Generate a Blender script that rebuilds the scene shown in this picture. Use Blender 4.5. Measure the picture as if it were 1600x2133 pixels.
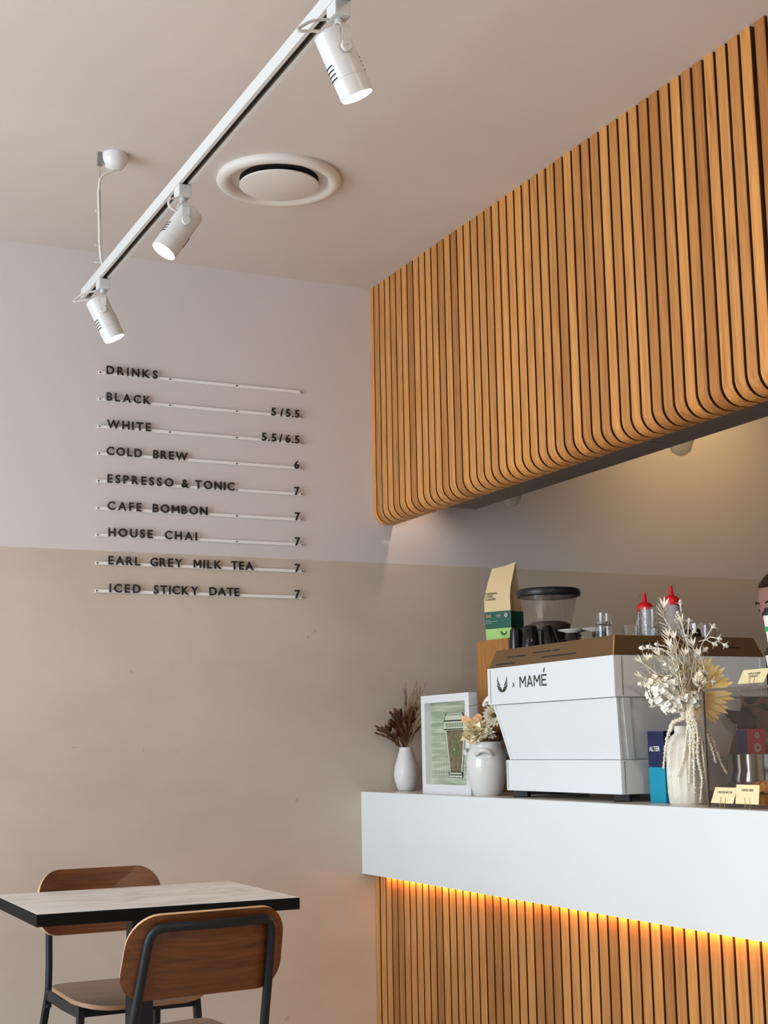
import bpy, bmesh, math, random
from mathutils import Vector, Matrix
random.seed(7)
R = math.radians
PI = math.pi
for _o in list(bpy.data.objects):
    bpy.data.objects.remove(_o)
SC = bpy.context.scene
COL = SC.collection

# ------------------------------------------------------------------ camera
cam_d = bpy.data.cameras.new('camera')
cam_d.sensor_fit = 'VERTICAL'
cam_d.sensor_height = 24.0
cam_d.lens = 2963.0 / 2133.0 * 24.0
cam_d.clip_start = 0.05
cam = bpy.data.objects.new('camera', cam_d)
COL.objects.link(cam)
YAW, PITCH, ROLL = 0.448865, 0.163779, -0.0172062
_f = Vector((math.sin(YAW) * math.cos(PITCH), math.cos(YAW) * math.cos(PITCH), math.sin(PITCH)))
_r = Vector((math.cos(YAW), -math.sin(YAW), 0))
_u = _r.cross(_f)
_r2 = _r * math.cos(ROLL) + _u * math.sin(ROLL)
_u2 = -_r * math.sin(ROLL) + _u * math.cos(ROLL)
_m = Matrix((_r2, _u2, -_f)).transposed().to_4x4()
_m.translation = Vector((0, -5.0, 1.19))
cam.matrix_world = _m
SC.camera = cam

# ------------------------------------------------------------------ world, light, exposure
SC.view_settings.view_transform = 'Standard'
SC.view_settings.look = 'None'
SC.view_settings.gamma = 1.0
SC.view_settings.use_curve_mapping = False
SC.view_settings.exposure = 0.0
W = bpy.data.worlds.new('sky')
SC.world = W
W.use_nodes = True
_bg = W.node_tree.nodes['Background']
_bg.inputs[0].default_value = (0.62, 0.78, 1.0, 1)
_bg.inputs[1].default_value = 1.0


def area(name, loc, rot, sx, sy, power, color, spread=180):
    d = bpy.data.lights.new(name, 'AREA')
    d.shape = 'RECTANGLE'
    d.size = sx
    d.size_y = sy
    d.energy = power
    d.color = color
    d.spread = R(spread)
    o = bpy.data.objects.new(name, d)
    o.location = loc
    o.rotation_euler = rot
    COL.objects.link(o)
    return o


def spot(name, loc, target, power, color, cone, blend=0.6, radius=0.03):
    d = bpy.data.lights.new(name, 'SPOT')
    d.energy = power
    d.color = color
    d.spot_size = R(cone)
    d.spot_blend = blend
    d.shadow_soft_size = radius
    o = bpy.data.objects.new(name, d)
    o.location = loc
    o.rotation_euler = (Vector(target) - Vector(loc)).to_track_quat('-Z', 'Y').to_euler()
    COL.objects.link(o)
    return o


# daylight through the left wall's window; unseen warm fill added at the front
area('daylight_left_window', (-2.92, -2.1, 1.55), (0, R(-90), 0), 2.3, 2.9, 195, (0.74, 0.88, 1.0))
area('warm_front_fill', (-0.6, -7.4, 1.55), (R(90), 0, 0), 2.6, 2.3, 10, (1.0, 0.84, 0.70))
# added sunlight through the left window, so the floor bounces onto the ceiling
_s = bpy.data.lights.new('added_sun', 'SUN')
_s.energy = 13.0
_s.angle = R(1.0)
_s.color = (1.0, 0.90, 0.79)
_so = bpy.data.objects.new('added_sun', _s)
_so.rotation_euler = Vector((0.72, -0.16, -0.70)).to_track_quat('-Z', 'Y').to_euler()
COL.objects.link(_so)
# unseen warm fill lights added under the ceiling for the machine's side
for _x, _y, _p in ((1.45, -4.4, 30), (-1.2, -2.4, 6)):
    area('added_warm_fill', (_x, _y, 2.98), (0, 0, 0), 0.2, 0.2, _p, (1.0, 0.76, 0.54))

FZ = 0.03       # floor
CZ = 3.017      # ceiling
CT = 1.025      # counter top


# ------------------------------------------------------------------ materials
def mat(name, col, rough=0.5, metal=0.0, emit=None, estr=0.0, trans=0.0, ior=1.45, alpha=1.0, coat=0.0, spec=0.5, sss=0.0):
    m = bpy.data.materials.new(name)
    m.use_nodes = True
    b = m.node_tree.nodes['Principled BSDF']
    b.inputs['Base Color'].default_value = (*col, 1)
    b.inputs['Roughness'].default_value = rough
    b.inputs['Metallic'].default_value = metal
    b.inputs['IOR'].default_value = ior
    b.inputs['Transmission Weight'].default_value = trans
    b.inputs['Alpha'].default_value = alpha
    b.inputs['Coat Weight'].default_value = coat
    b.inputs['Specular IOR Level'].default_value = spec
    if sss:
        b.inputs['Subsurface Weight'].default_value = sss
        b.inputs['Subsurface Radius'].default_value = (0.02, 0.01, 0.006)
    if emit:
        b.inputs['Emission Color'].default_value = (*emit, 1)
        b.inputs['Emission Strength'].default_value = estr
    return m


def nd(m, t, **kw):
    n = m.node_tree.nodes.new(t)
    for k, v in kw.items():
        setattr(n, k, v)
    return n


def lk(m, a, b):
    m.node_tree.links.new(a, b)


def ramp(m, fac, stops):
    n = nd(m, 'ShaderNodeValToRGB')
    e = n.color_ramp.elements
    while len(e) < len(stops):
        e.new(0.5)
    for i, (p, c) in enumerate(stops):
        e[i].position = p
        e[i].color = (*c, 1) if len(c) == 3 else c
    lk(m, fac, n.inputs[0])
    return n.outputs[0]


def noise(m, vec, scale, detail=4, rough=0.5, dist=0.0):
    n = nd(m, 'ShaderNodeTexNoise')
    n.inputs['Scale'].default_value = scale
    n.inputs['Detail'].default_value = detail
    n.inputs['Roughness'].default_value = rough
    n.inputs['Distortion'].default_value = dist
    if vec is not None:
        lk(m, vec, n.inputs['Vector'])
    return n.outputs['Fac']


def mixc(m, fac, a, b, mode='MIX'):
    n = nd(m, 'ShaderNodeMix', data_type='RGBA', blend_type=mode)
    for sock, v in ((n.inputs[0], fac), (n.inputs[6], a), (n.inputs[7], b)):
        if hasattr(v, 'links'):
            lk(m, v, sock)
        elif isinstance(v, tuple):
            sock.default_value = (*v, 1)
        else:
            sock.default_value = v
    return n.outputs[2]


def mapping(m, src, scale=(1, 1, 1), rot=(0, 0, 0)):
    n = nd(m, 'ShaderNodeMapping')
    n.inputs['Scale'].default_value = scale
    n.inputs['Rotation'].default_value = rot
    lk(m, src, n.inputs['Vector'])
    return n.outputs[0]


def bump(m, h, strength=0.2, dist=0.002):
    n = nd(m, 'ShaderNodeBump')
    n.inputs['Strength'].default_value = strength
    n.inputs['Distance'].default_value = dist
    lk(m, h, n.inputs['Height'])
    lk(m, n.outputs[0], m.node_tree.nodes['Principled BSDF'].inputs['Normal'])


def base(m, c):
    lk(m, c, m.node_tree.nodes['Principled BSDF'].inputs['Base Color'])


def paint_mat(name, col, var=0.05, rough=0.75, bs=0.12):
    m = mat(name, col, rough)
    p = nd(m, 'ShaderNodeNewGeometry').outputs['Position']
    f = noise(m, p, 1.6, 5, 0.6)
    d = tuple(c * (1 - var) for c in col)
    l = tuple(min(1, c * (1 + var)) for c in col)
    base(m, ramp(m, f, [(0.3, d), (0.7, l)]))
    bump(m, noise(m, p, 160, 3), bs, 0.001)
    return m


def wall_mat():
    m = mat('two_tone_wall_paint', (0.6, 0.55, 0.52), 0.72)
    p = nd(m, 'ShaderNodeNewGeometry').outputs['Position']
    sep = nd(m, 'ShaderNodeSeparateXYZ')
    lk(m, p, sep.inputs[0])
    # upper coat: smooth mauve white
    up = ramp(m, noise(m, p, 1.3, 3), [(0.3, UPPER_A), (0.7, UPPER_B)])
    # lower coat: limewash with clouded trowel marks
    n1 = noise(m, mapping(m, p, (1.0, 1.0, 1.3)), 1.3, 6, 0.52, 0.5)
    n2 = noise(m, mapping(m, p, (1.4, 1.4, 3.2), (0, R(18), 0)), 2.2, 4, 0.5, 0.7)
    lo = ramp(m, n1, [(0.30, LOWER_A), (0.52, LOWER_B), (0.72, LOWER_C)])
    lo = mixc(m, 0.22, lo, ramp(m, n2, [(0.35, LOWER_A), (0.65, LOWER_C)]))
    # scuffs
    sc = noise(m, mapping(m, p, (22, 22, 16), (0, R(30), 0)), 1.0, 2, 0.4, 1.0)
    scr = ramp(m, sc, [(0.76, (0, 0, 0)), (0.79, (1, 1, 1))])
    lo = mixc(m, scr, lo, tuple(c * 0.85 for c in LOWER_A))
    # the paint line
    jit = nd(m, 'ShaderNodeMath', operation='MULTIPLY_ADD')
    lk(m, noise(m, p, 40, 3), jit.inputs[0])
    jit.inputs[1].default_value = 0.006
    lk(m, sep.outputs[2], jit.inputs[2])
    gt = nd(m, 'ShaderNodeMath', operation='GREATER_THAN')
    lk(m, jit.outputs[0], gt.inputs[0])
    gt.inputs[1].default_value = 1.906
    base(m, mixc(m, gt.outputs[0], lo, up))
    bump(m, noise(m, p, 70, 4), 0.10, 0.002)
    return m


UPPER_A, UPPER_B = (0.60, 0.545, 0.525), (0.625, 0.57, 0.55)
LOWER_A, LOWER_B, LOWER_C = (0.49, 0.415, 0.34), (0.54, 0.465, 0.385), (0.585, 0.51, 0.43)


def wood_mat(name, dark, mid, light, axis='z', rough=0.45, tint=0.32, gscale=1.0, coat=0.0):
    m = mat(name, mid, rough, coat=coat)
    tc = nd(m, 'ShaderNodeTexCoord').outputs['Object']
    oi = nd(m, 'ShaderNodeObjectInfo').outputs['Random']
    off = nd(m, 'ShaderNodeVectorMath', operation='SCALE')
    off.inputs[0].default_value = (37.0, 11.0, 23.0)
    lk(m, oi, off.inputs['Scale'])
    add = nd(m, 'ShaderNodeVectorMath', operation='ADD')
    lk(m, tc, add.inputs[0])
    lk(m, off.outputs[0], add.inputs[1])
    s = {'z': (26, 26, 1.7), 'x': (1.7, 26, 26), 'y': (26, 1.7, 26)}[axis]
    s = tuple(v * gscale for v in s)
    v = mapping(m, add.outputs[0], s)
    n1 = noise(m, v, 1.0, 5, 0.6, 2.2)
    c1 = ramp(m, n1, [(0.28, dark), (0.5, mid), (0.74, light)])
    v2 = mapping(m, add.outputs[0], tuple(q * 7 for q in s))
    n2 = noise(m, v2, 1.0, 2, 0.5)
    c2 = mixc(m, 0.22, c1, ramp(m, n2, [(0.35, tuple(c * 0.62 for c in mid)), (0.6, light)]))
    # every piece of timber a little lighter or darker
    tn = ramp(m, oi, [(0.0, (1 - tint, 1 - tint * 1.25, 1 - tint * 1.5)), (0.5, (1, 1, 1)), (1.0, (1.12, 1.10, 1.06))])
    base(m, mixc(m, 1.0, c2, tn, 'MULTIPLY'))
    bump(m, n2, 0.12, 0.001)
    return m


M = {}
M['wall'] = wall_mat()
M['ceiling'] = paint_mat('ceiling_paint', (0.62, 0.56, 0.52), 0.03)
M['dark_wall'] = paint_mat('brown_kitchen_wall', (0.16, 0.11, 0.08), 0.05)
M['plain_wall'] = paint_mat('plain_wall_paint', (0.60, 0.56, 0.52), 0.04)
M['floor'] = paint_mat('pale_timber_floor', (0.56, 0.48, 0.40), 0.12, 0.45)
M['oak'] = wood_mat('oak_slat', (0.36, 0.135, 0.032), (0.56, 0.238, 0.060), (0.70, 0.335, 0.10), 'z')
M['oak_base'] = wood_mat('oak_counter_slat', (0.34, 0.14, 0.038), (0.50, 0.225, 0.062), (0.62, 0.31, 0.10), 'z')
M['oak_side_shade'] = mat('slat_side_gap_shade', (0.10, 0.038, 0.010), 0.7)  # shade of the slat gaps painted as dark side faces
M['groove'] = mat('groove_backing', (0.022, 0.009, 0.003), 0.8)
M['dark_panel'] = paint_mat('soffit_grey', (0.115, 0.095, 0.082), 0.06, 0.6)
M['counter'] = paint_mat('white_counter_laminate', (0.72, 0.745, 0.745), 0.015, 0.42, 0.05)
M['counter_top'] = paint_mat('counter_top_stone', (0.62, 0.57, 0.52), 0.05, 0.22, 0.02)
M['white_metal'] = mat('white_lamp_enamel', (0.60, 0.595, 0.58), 0.32)
M['track_inside'] = mat('track_inside', (0.06, 0.05, 0.045), 0.6)
M['copper'] = mat('track_conductor', (0.40, 0.33, 0.26), 0.35, 0.8)
M['cable'] = mat('white_cable', (0.66, 0.62, 0.57), 0.5)
M['steel_wire'] = mat('steel_wire', (0.35, 0.34, 0.33), 0.35, 0.9)
M['slot'] = mat('vent_slot_black', (0.012, 0.014, 0.015), 0.6)
M['lamp_face'] = mat('lit_lamp_lens', (1, 0.95, 0.85), 0.4, emit=(1.0, 0.93, 0.80), estr=7)
M['vent'] = paint_mat('vent_enamel', (0.70, 0.65, 0.60), 0.01, 0.5, 0.02)
M['vent_dark'] = mat('vent_throat', (0.02, 0.018, 0.016), 0.8)
M['rail'] = mat('white_letter_rail', (0.80, 0.77, 0.74), 0.4)
M['letter'] = mat('black_letter_acrylic', (0.012, 0.011, 0.011), 0.35)
M['screw'] = mat('rail_screw', (0.15, 0.13, 0.12), 0.4, 0.6)
M['black_edge'] = mat('black_table_edge', (0.004, 0.004, 0.004), 0.6, spec=0.15)
M['black_steel'] = mat('black_powder_steel', (0.010, 0.012, 0.016), 0.45, spec=0.3)
M['machine'] = paint_mat('machine_white_enamel', (0.73, 0.755, 0.76), 0.008, 0.28, 0.0)
M['machine_top'] = mat('machine_bronze_rail', (0.15, 0.080, 0.032), 0.42, 0.15)
M['edge_highlight'] = mat('rail_edge_highlight', (0.75, 0.48, 0.18), 0.3, 0.6)
M['print_dark'] = mat('dark_print', (0.045, 0.048, 0.035), 0.6)
M['rubber'] = mat('black_rubber', (0.010, 0.010, 0.012), 0.55)
M['ceramic'] = mat('matt_white_ceramic', (0.72, 0.705, 0.69), 0.38)
M['jug'] = mat('glazed_white_ceramic', (0.68, 0.675, 0.655), 0.18, coat=0.3)
M['frame'] = mat('white_picture_frame', (0.74, 0.74, 0.76), 0.4)
M['black_gloss'] = mat('black_glazed_cup', (0.006, 0.005, 0.006), 0.12, coat=0.0)
M['saucer'] = mat('pale_saucer', (0.80, 0.74, 0.68), 0.25)
M['glass'] = mat('clear_glass', (0.97, 0.98, 0.97), 0.02, trans=1.0, ior=1.47)
M['hopper'] = mat('smoky_clear_plastic', (0.86, 0.80, 0.77), 0.05, trans=0.0, alpha=0.22)
M['beans'] = mat('coffee_beans', (0.06, 0.022, 0.010), 0.4)
M['black_plastic'] = mat('black_plastic', (0.012, 0.012, 0.013), 0.35)
M['red_plastic'] = mat('red_bottle_cap', (0.72, 0.012, 0.02), 0.28)
M['milky'] = mat('milky_plastic', (0.55, 0.52, 0.53), 0.35, alpha=0.72)
M['kraft'] = mat('kraft_paper', (0.72, 0.53, 0.29), 0.6)
M['deep_green'] = mat('deep_green_label', (0.004, 0.09, 0.055), 0.5)
M['lime'] = mat('lime_label', (0.38, 0.60, 0.17), 0.5)
M['pale_print'] = mat('pale_print', (0.62, 0.66, 0.55), 0.6)
M['box_wood'] = wood_mat('box_wood', (0.30, 0.12, 0.028), (0.40, 0.165, 0.04), (0.48, 0.22, 0.06), 'z', tint=0.05)
M['navy'] = mat('navy_carton', (0.006, 0.014, 0.07), 0.4)
M['teal'] = mat('teal_carton', (0.0, 0.28, 0.42), 0.4)
M['white_print'] = mat('white_print', (0.85, 0.85, 0.85), 0.5)
M['crimson'] = mat('crimson_box', (0.62, 0.014, 0.04), 0.4)
M['chrome'] = mat('polished_steel', (0.62, 0.60, 0.58), 0.12, 1.0)
M['case_frame'] = mat('case_edge_strip', (0.20, 0.17, 0.15), 0.3, 0.5)
M['card'] = mat('cream_card', (0.83, 0.72, 0.42), 0.6)
M['card_wire'] = mat('brass_wire', (0.62, 0.46, 0.22), 0.3, 0.7)
M['skin'] = mat('skin', (0.60, 0.29, 0.21), 0.5, sss=0.08)
M['eye'] = mat('eye_white', (0.42, 0.33, 0.29), 0.3)
M['hair'] = mat('brown_hair', (0.05, 0.026, 0.012), 0.6)
M['shirt'] = mat('black_shirt', (0.02, 0.02, 0.022), 0.8)
M['trousers'] = mat('dark_trousers', (0.025, 0.027, 0.035), 0.8)
M['cup_white'] = mat('paper_cup_white', (0.80, 0.78, 0.74), 0.5)
M['green_print'] = mat('green_cup_print', (0.02, 0.35, 0.13), 0.5)
M['led'] = mat('warm_led_strip', (1, 0.6, 0.2), 0.5, emit=(1.0, 0.40, 0.08), estr=8)


def thin_glass(name, tint, refl=0.10, rough=0.03, milk=0.0, milk_col=(0.8, 0.8, 0.8)):
    """thin pane: lets light through, mirrors more at a grazing view"""
    m = bpy.data.materials.new(name)
    m.use_nodes = True
    nt = m.node_tree
    nt.nodes.clear()
    o = nt.nodes.new('ShaderNodeOutputMaterial')
    t = nt.nodes.new('ShaderNodeBsdfTransparent')
    t.inputs[0].default_value = (*tint, 1)
    g = nt.nodes.new('ShaderNodeBsdfGlossy')
    g.inputs[0].default_value = (1, 1, 1, 1)
    g.inputs['Roughness'].default_value = rough
    f = nt.nodes.new('ShaderNodeLayerWeight')
    f.inputs[0].default_value = 0.5
    pw = nt.nodes.new('ShaderNodeMath')
    pw.operation = 'POWER'
    pw.inputs[1].default_value = 3.0
    nt.links.new(f.outputs['Facing'], pw.inputs[0])
    ma = nt.nodes.new('ShaderNodeMath')
    ma.operation = 'MULTIPLY_ADD'
    ma.inputs[1].default_value = 0.22
    ma.inputs[2].default_value = refl * 0.5
    nt.links.new(pw.outputs[0], ma.inputs[0])
    x = nt.nodes.new('ShaderNodeMixShader')
    nt.links.new(ma.outputs[0], x.inputs[0])
    last = t.outputs[0]
    if milk:
        d = nt.nodes.new('ShaderNodeBsdfDiffuse')
        d.inputs[0].default_value = (*milk_col, 1)
        y = nt.nodes.new('ShaderNodeMixShader')
        y.inputs[0].default_value = milk
        nt.links.new(t.outputs[0], y.inputs[1])
        nt.links.new(d.outputs[0], y.inputs[2])
        last = y.outputs[0]
    nt.links.new(last, x.inputs[1])
    nt.links.new(g.outputs[0], x.inputs[2])
    nt.links.new(x.outputs[0], o.inputs[0])
    return m


M['case_glass'] = thin_glass('tinted_case_glass', (0.92, 0.90, 0.88), 0.06)
M['window_glass'] = thin_glass('window_glass', (0.97, 0.98, 0.98), 0.05)
M['hopper'] = thin_glass('smoky_clear_plastic', (0.88, 0.84, 0.82), 0.10, 0.12, 0.05, (0.75, 0.68, 0.66))
M['pendant_glass'] = thin_glass('faceted_lamp_glass', (0.80, 0.78, 0.70), 0.12, 0.05, 0.25, (0.8, 0.78, 0.70))


def marble():
    m = mat('marble_laminate', (0.7, 0.68, 0.65), 0.22)
    tc = nd(m, 'ShaderNodeTexCoord').outputs['Object']
    v = mapping(m, tc, (2.0, 5.0, 2), (0, 0, R(12)))
    n = noise(m, v, 1.3, 4, 0.5, 0.8)
    base(m, ramp(m, n, [(0.30, (0.88, 0.87, 0.86)), (0.45, (0.85, 0.83, 0.81)), (0.50, (0.68, 0.65, 0.62)), (0.55, (0.85, 0.83, 0.81)), (0.75, (0.88, 0.87, 0.86))]))
    return m


M['marble'] = marble()
M['ply_face'] = wood_mat('walnut_veneer', (0.055, 0.016, 0.004), (0.115, 0.035, 0.009), (0.18, 0.062, 0.017), 'x', 0.34, 0.08, 0.8)
M['ply_edge'] = mat('pale_plywood_edge', (0.62, 0.40, 0.22), 0.5)
M['seat_edge'] = mat('tan_seat_edge', (0.34, 0.19, 0.10), 0.45)
M['seat_ply'] = wood_mat('seat_veneer', (0.16, 0.10, 0.065), (0.22, 0.14, 0.095), (0.28, 0.185, 0.13), 'x', 0.35, 0.08, 0.6)


def speckled(name, col, spot_col, scale=140, thr=0.68):
    m = mat(name, col, 0.5)
    p = nd(m, 'ShaderNodeTexCoord').outputs['Object']
    n = noise(m, mapping(m, p, (1, 1, 0.5)), scale, 3)
    n2 = noise(m, mapping(m, p, (1, 1, 1)), 9, 3)
    c = ramp(m, n2, [(0.35, tuple(k * 0.86 for k in col)), (0.65, col)])
    base(m, mixc(m, ramp(m, n, [(thr, (0, 0, 0)), (thr + 0.03, (1, 1, 1))]), c, spot_col))
    bump(m, n, 0.3, 0.002)
    return m


M['stoneware'] = speckled('speckled_stoneware', (0.80, 0.77, 0.66), (0.45, 0.40, 0.30), 230, 0.64)


def grass_art():
    m = mat('green_print_paper', (0.40, 0.45, 0.33), 0.6)
    tc = nd(m, 'ShaderNodeTexCoord').outputs['Object']
    n = noise(m, mapping(m, tc, (4, 5, 95)), 1.0, 3, 0.6)
    base(m, ramp(m, n, [(0.35, (0.25, 0.31, 0.22)), (0.5, (0.36, 0.42, 0.29)), (0.65, (0.52, 0.56, 0.41))]))
    return m


M['art_paper'] = grass_art()


def mottled(name, stops, scale=60, rough=0.6):
    m = mat(name, stops[1][1], rough)
    tc = nd(m, 'ShaderNodeTexCoord').outputs['Object']
    base(m, ramp(m, noise(m, tc, scale, 4, 0.6), stops))
    return m


M['art_brown'] = mottled('cup_art_brown', [(0.35, (0.10, 0.09, 0.04)), (0.5, (0.17, 0.14, 0.075)), (0.65, (0.27, 0.16, 0.09))], 70)
M['art_cream'] = mat('cup_art_cream', (0.52, 0.56, 0.42), 0.6)
M['art_dark'] = mat('cup_art_line', (0.03, 0.045, 0.03), 0.6)
M['art_green'] = mat('cup_art_green', (0.11, 0.17, 0.07), 0.6)
M['muffin'] = mottled('baked_muffin', [(0.35, (0.45, 0.16, 0.03)), (0.5, (0.66, 0.30, 0.07)), (0.65, (0.80, 0.45, 0.15))], 45)
M['f_cream'] = mottled('cream_petal', [(0.3, (0.80, 0.70, 0.50)), (0.5, (0.90, 0.83, 0.66)), (0.7, (0.95, 0.91, 0.79))], 40)
M['f_white'] = mottled('white_petal', [(0.3, (0.88, 0.84, 0.70)), (0.5, (0.94, 0.92, 0.83)), (0.7, (0.97, 0.96, 0.91))], 40)
M['f_sprig'] = mottled('bleached_leaf', [(0.3, (0.80, 0.72, 0.54)), (0.5, (0.90, 0.84, 0.69)), (0.7, (0.95, 0.91, 0.80))], 30)
M['f_yellow'] = mottled('golden_palm', [(0.3, (0.84, 0.58, 0.17)), (0.5, (0.90, 0.68, 0.26)), (0.7, (0.93, 0.76, 0.38))], 30)
M['f_peach'] = mat('peach_disc', (0.74, 0.42, 0.22), 0.5)
M['f_yellowcream'] = mottled('yellow_cream_petal', [(0.3, (0.80, 0.64, 0.34)), (0.5, (0.90, 0.79, 0.52)), (0.7, (0.94, 0.88, 0.68))], 60)
M['f_brown'] = mottled('dried_brown_leaf', [(0.3, (0.06, 0.022, 0.010)), (0.5, (0.12, 0.045, 0.020)), (0.7, (0.19, 0.085, 0.04))], 40)
M['f_tan'] = mottled('dried_tan_grass', [(0.3, (0.13, 0.075, 0.028)), (0.5, (0.23, 0.14, 0.06)), (0.7, (0.36, 0.25, 0.13))], 40)
M['f_centre'] = mat('dark_flower_eye', (0.09, 0.075, 0.015), 0.7)
M['stem'] = mat('dried_stem', (0.16, 0.12, 0.05), 0.7)


# ------------------------------------------------------------------ mesh helpers
class MB:
    def __init__(self):
        self.v = []
        self.f = []
        self.mi = []
        self.cur = 0

    def add(self, vs, fs):
        n = len(self.v)
        self.v += [tuple(q) for q in vs]
        self.f += [tuple(n + i for i in f) for f in fs]
        self.mi += [self.cur] * len(fs)
        return self

    def box(self, x0, x1, y0, y1, z0, z1, tf=None):
        vs = [Vector((x, y, z)) for z in (z0, z1) for y in (y0, y1) for x in (x0, x1)]
        if tf:
            vs = [tf @ q for q in vs]
        return self.add(vs, [(0, 2, 3, 1), (4, 5, 7, 6), (0, 1, 5, 4), (2, 6, 7, 3), (0, 4, 6, 2), (1, 3, 7, 5)])

    def loft(self, rings, cap=True, closed=True):
        """rings: list of equal-length point lists"""
        n = len(rings[0])
        vs = [p for r in rings for p in r]
        fs = []
        for k in range(len(rings) - 1):
            for i in range(n if closed else n - 1):
                j = (i + 1) % n
                fs.append((k * n + i, k * n + j, (k + 1) * n + j, (k + 1) * n + i))
        if cap:
            fs.append(tuple(reversed(range(n))))
            fs.append(tuple(range((len(rings) - 1) * n, len(rings) * n)))
        return self.add(vs, fs)

    def lathe(self, prof, seg=32, c=(0, 0, 0), tf=None, cap=False, sc=(1, 1)):
        rings = []
        for r, z in prof:
            ring = [Vector((c[0] + sc[0] * r * math.cos(2 * PI * i / seg), c[1] + sc[1] * r * math.sin(2 * PI * i / seg), c[2] + z)) for i in range(seg)]
            if tf:
                ring = [tf @ q for q in ring]
            rings.append(ring)
        return self.loft(rings, cap)

    def tube(self, pts, r, seg=8, cap=True):
        pts = [Vector(p) for p in pts]
        rs = r if isinstance(r, (list, tuple)) else [r] * len(pts)
        rings = []
        up = None
        for i, p in enumerate(pts):
            t = (pts[min(i + 1, len(pts) - 1)] - pts[max(i - 1, 0)])
            if t.length < 1e-9:
                t = Vector((0, 0, 1))
            t.normalize()
            if up is None:
                up = Vector((0, 0, 1)) if abs(t.z) < 0.9 else Vector((1, 0, 0))
            a = t.cross(up)
            if a.length < 1e-6:
                a = t.orthogonal()
            a.normalize()
            b = t.cross(a).normalized()
            up = a.cross(t) * 1.0
            rings.append([p + (a * math.cos(2 * PI * k / seg) + b * math.sin(2 * PI * k / seg)) * rs[i] for k in range(seg)])
        return self.loft(rings, cap)

    def bar(self, pts, w, d, side):
        """flat bar: rectangle section w (along side vector) x d"""
        pts = [Vector(p) for p in pts]
        side = Vector(side).normalized()
        rings = []
        for i, p in enumerate(pts):
            t = (pts[min(i + 1, len(pts) - 1)] - pts[max(i - 1, 0)]).normalized()
            a = (side - t * side.dot(t)).normalized()
            b = t.cross(a)
            rings.append([p + a * w / 2 * sx + b * d / 2 * sy for sx, sy in ((-1, -1), (1, -1), (1, 1), (-1, 1))])
        return self.loft(rings)

    def prism(self, poly, z0, z1, tf=None):
        """poly in xy, extruded z0..z1, transformed"""
        a = [Vector((x, y, z0)) for x, y in poly]
        b = [Vector((x, y, z1)) for x, y in poly]
        if tf:
            a = [tf @ q for q in a]
            b = [tf @ q for q in b]
        return self.loft([a, b])

    def sphere(self, c, r, seg=12, rings=8, sc=(1, 1, 1), tf=None):
        prof = []
        vs = []
        for k in range(rings + 1):
            a = PI * k / rings
            rr = max(math.sin(a), 0.002)
            vs.append([Vector((c[0] + r * sc[0] * rr * math.cos(2 * PI * i / seg), c[1] + r * sc[1] * rr * math.sin(2 * PI * i / seg), c[2] - r * sc[2] * math.cos(a))) for i in range(seg)])
        if tf:
            vs = [[tf @ q for q in ring] for ring in vs]
        return self.loft(vs)

    def leaf(self, p, d, n, length, width, curl=0.15, segs=4, tip=0.1, root=0.35):
        """petal/leaf blade with a fold, starting at p along d, normal n"""
        p, d, n = Vector(p), Vector(d).normalized(), Vector(n)
        n = (n - d * n.dot(d))
        if n.length < 1e-6:
            n = d.orthogonal()
        n.normalize()
        s = d.cross(n)
        rows = []
        for i in range(segs + 1):
            t = i / segs
            w = width * (root * (1 - t) + math.sin(PI * min(1, t * 0.9 + 0.08)) * (1 - root * 0.4)) * (1 if t < 0.99 else tip)
            q = p + d * (length * t) + n * (curl * length * t * t)
            rows.append((q - s * w / 2 + n * 0.12 * w, q, q + s * w / 2 + n * 0.12 * w))
        vs = [v for r_ in rows for v in r_]
        fs = []
        for i in range(segs):
            for j in range(2):
                a = i * 3 + j
                fs.append((a, a + 1, a + 4, a + 3))
        th = min(0.0012, width * 0.12)
        m = len(vs)
        vs2 = [v - n * th for v in vs]
        fs2 = [tuple(m + k for k in reversed(f)) for f in fs]
        return self.add(vs + vs2, fs + fs2)

    def mesh(self, name, mats, smooth=False, bevel=0):
        me = bpy.data.meshes.new(name)
        me.from_pydata(self.v, [], self.f)
        mats = mats if isinstance(mats, (list, tuple)) else [mats]
        for q in mats:
            me.materials.append(q)
        for p, i in zip(me.polygons, self.mi):
            p.material_index = i
            p.use_smooth = bool(smooth)
        me.update()
        bm = bmesh.new()
        bm.from_mesh(me)
        bmesh.ops.recalc_face_normals(bm, faces=bm.faces)
        if bevel:
            es = [e for e in bm.edges if len(e.link_faces) == 2 and e.calc_face_angle() > 0.6]
            bmesh.ops.bevel(bm, geom=es, offset=bevel, segments=2, affect='EDGES', profile=0.7)
        bm.to_mesh(me)
        bm.free()
        if smooth:
            try:
                me.set_sharp_from_angle(angle=R(40 if smooth is True else smooth))
            except Exception:
                pass
        return me

    def build(self, name, mats, parent=None, smooth=False, bevel=0, world=True, tag_=None, **kw):
        me = self.mesh(name, mats, smooth, bevel)
        return place(name, me, parent, world, **kw)


def root_loc(o):
    L = Vector((0, 0, 0))
    while o:
        L += o.location
        o = o.parent
    return L


def place(name, me, parent=None, world=True, label=None, kind=None, loc=None):
    o = bpy.data.objects.new(name, me)
    COL.objects.link(o)
    if parent:
        o.parent = parent
        if world:
            o.location = -root_loc(parent)
    if loc is not None:
        o.location = loc
    if label:
        o['label'] = label
    if kind:
        o['kind'] = kind
    return o


def tag(o, label, cat, group=None, kind=None):
    o['label'] = label
    o['category'] = cat
    if group:
        o['group'] = group
    if kind:
        o['kind'] = kind
    return o


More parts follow.
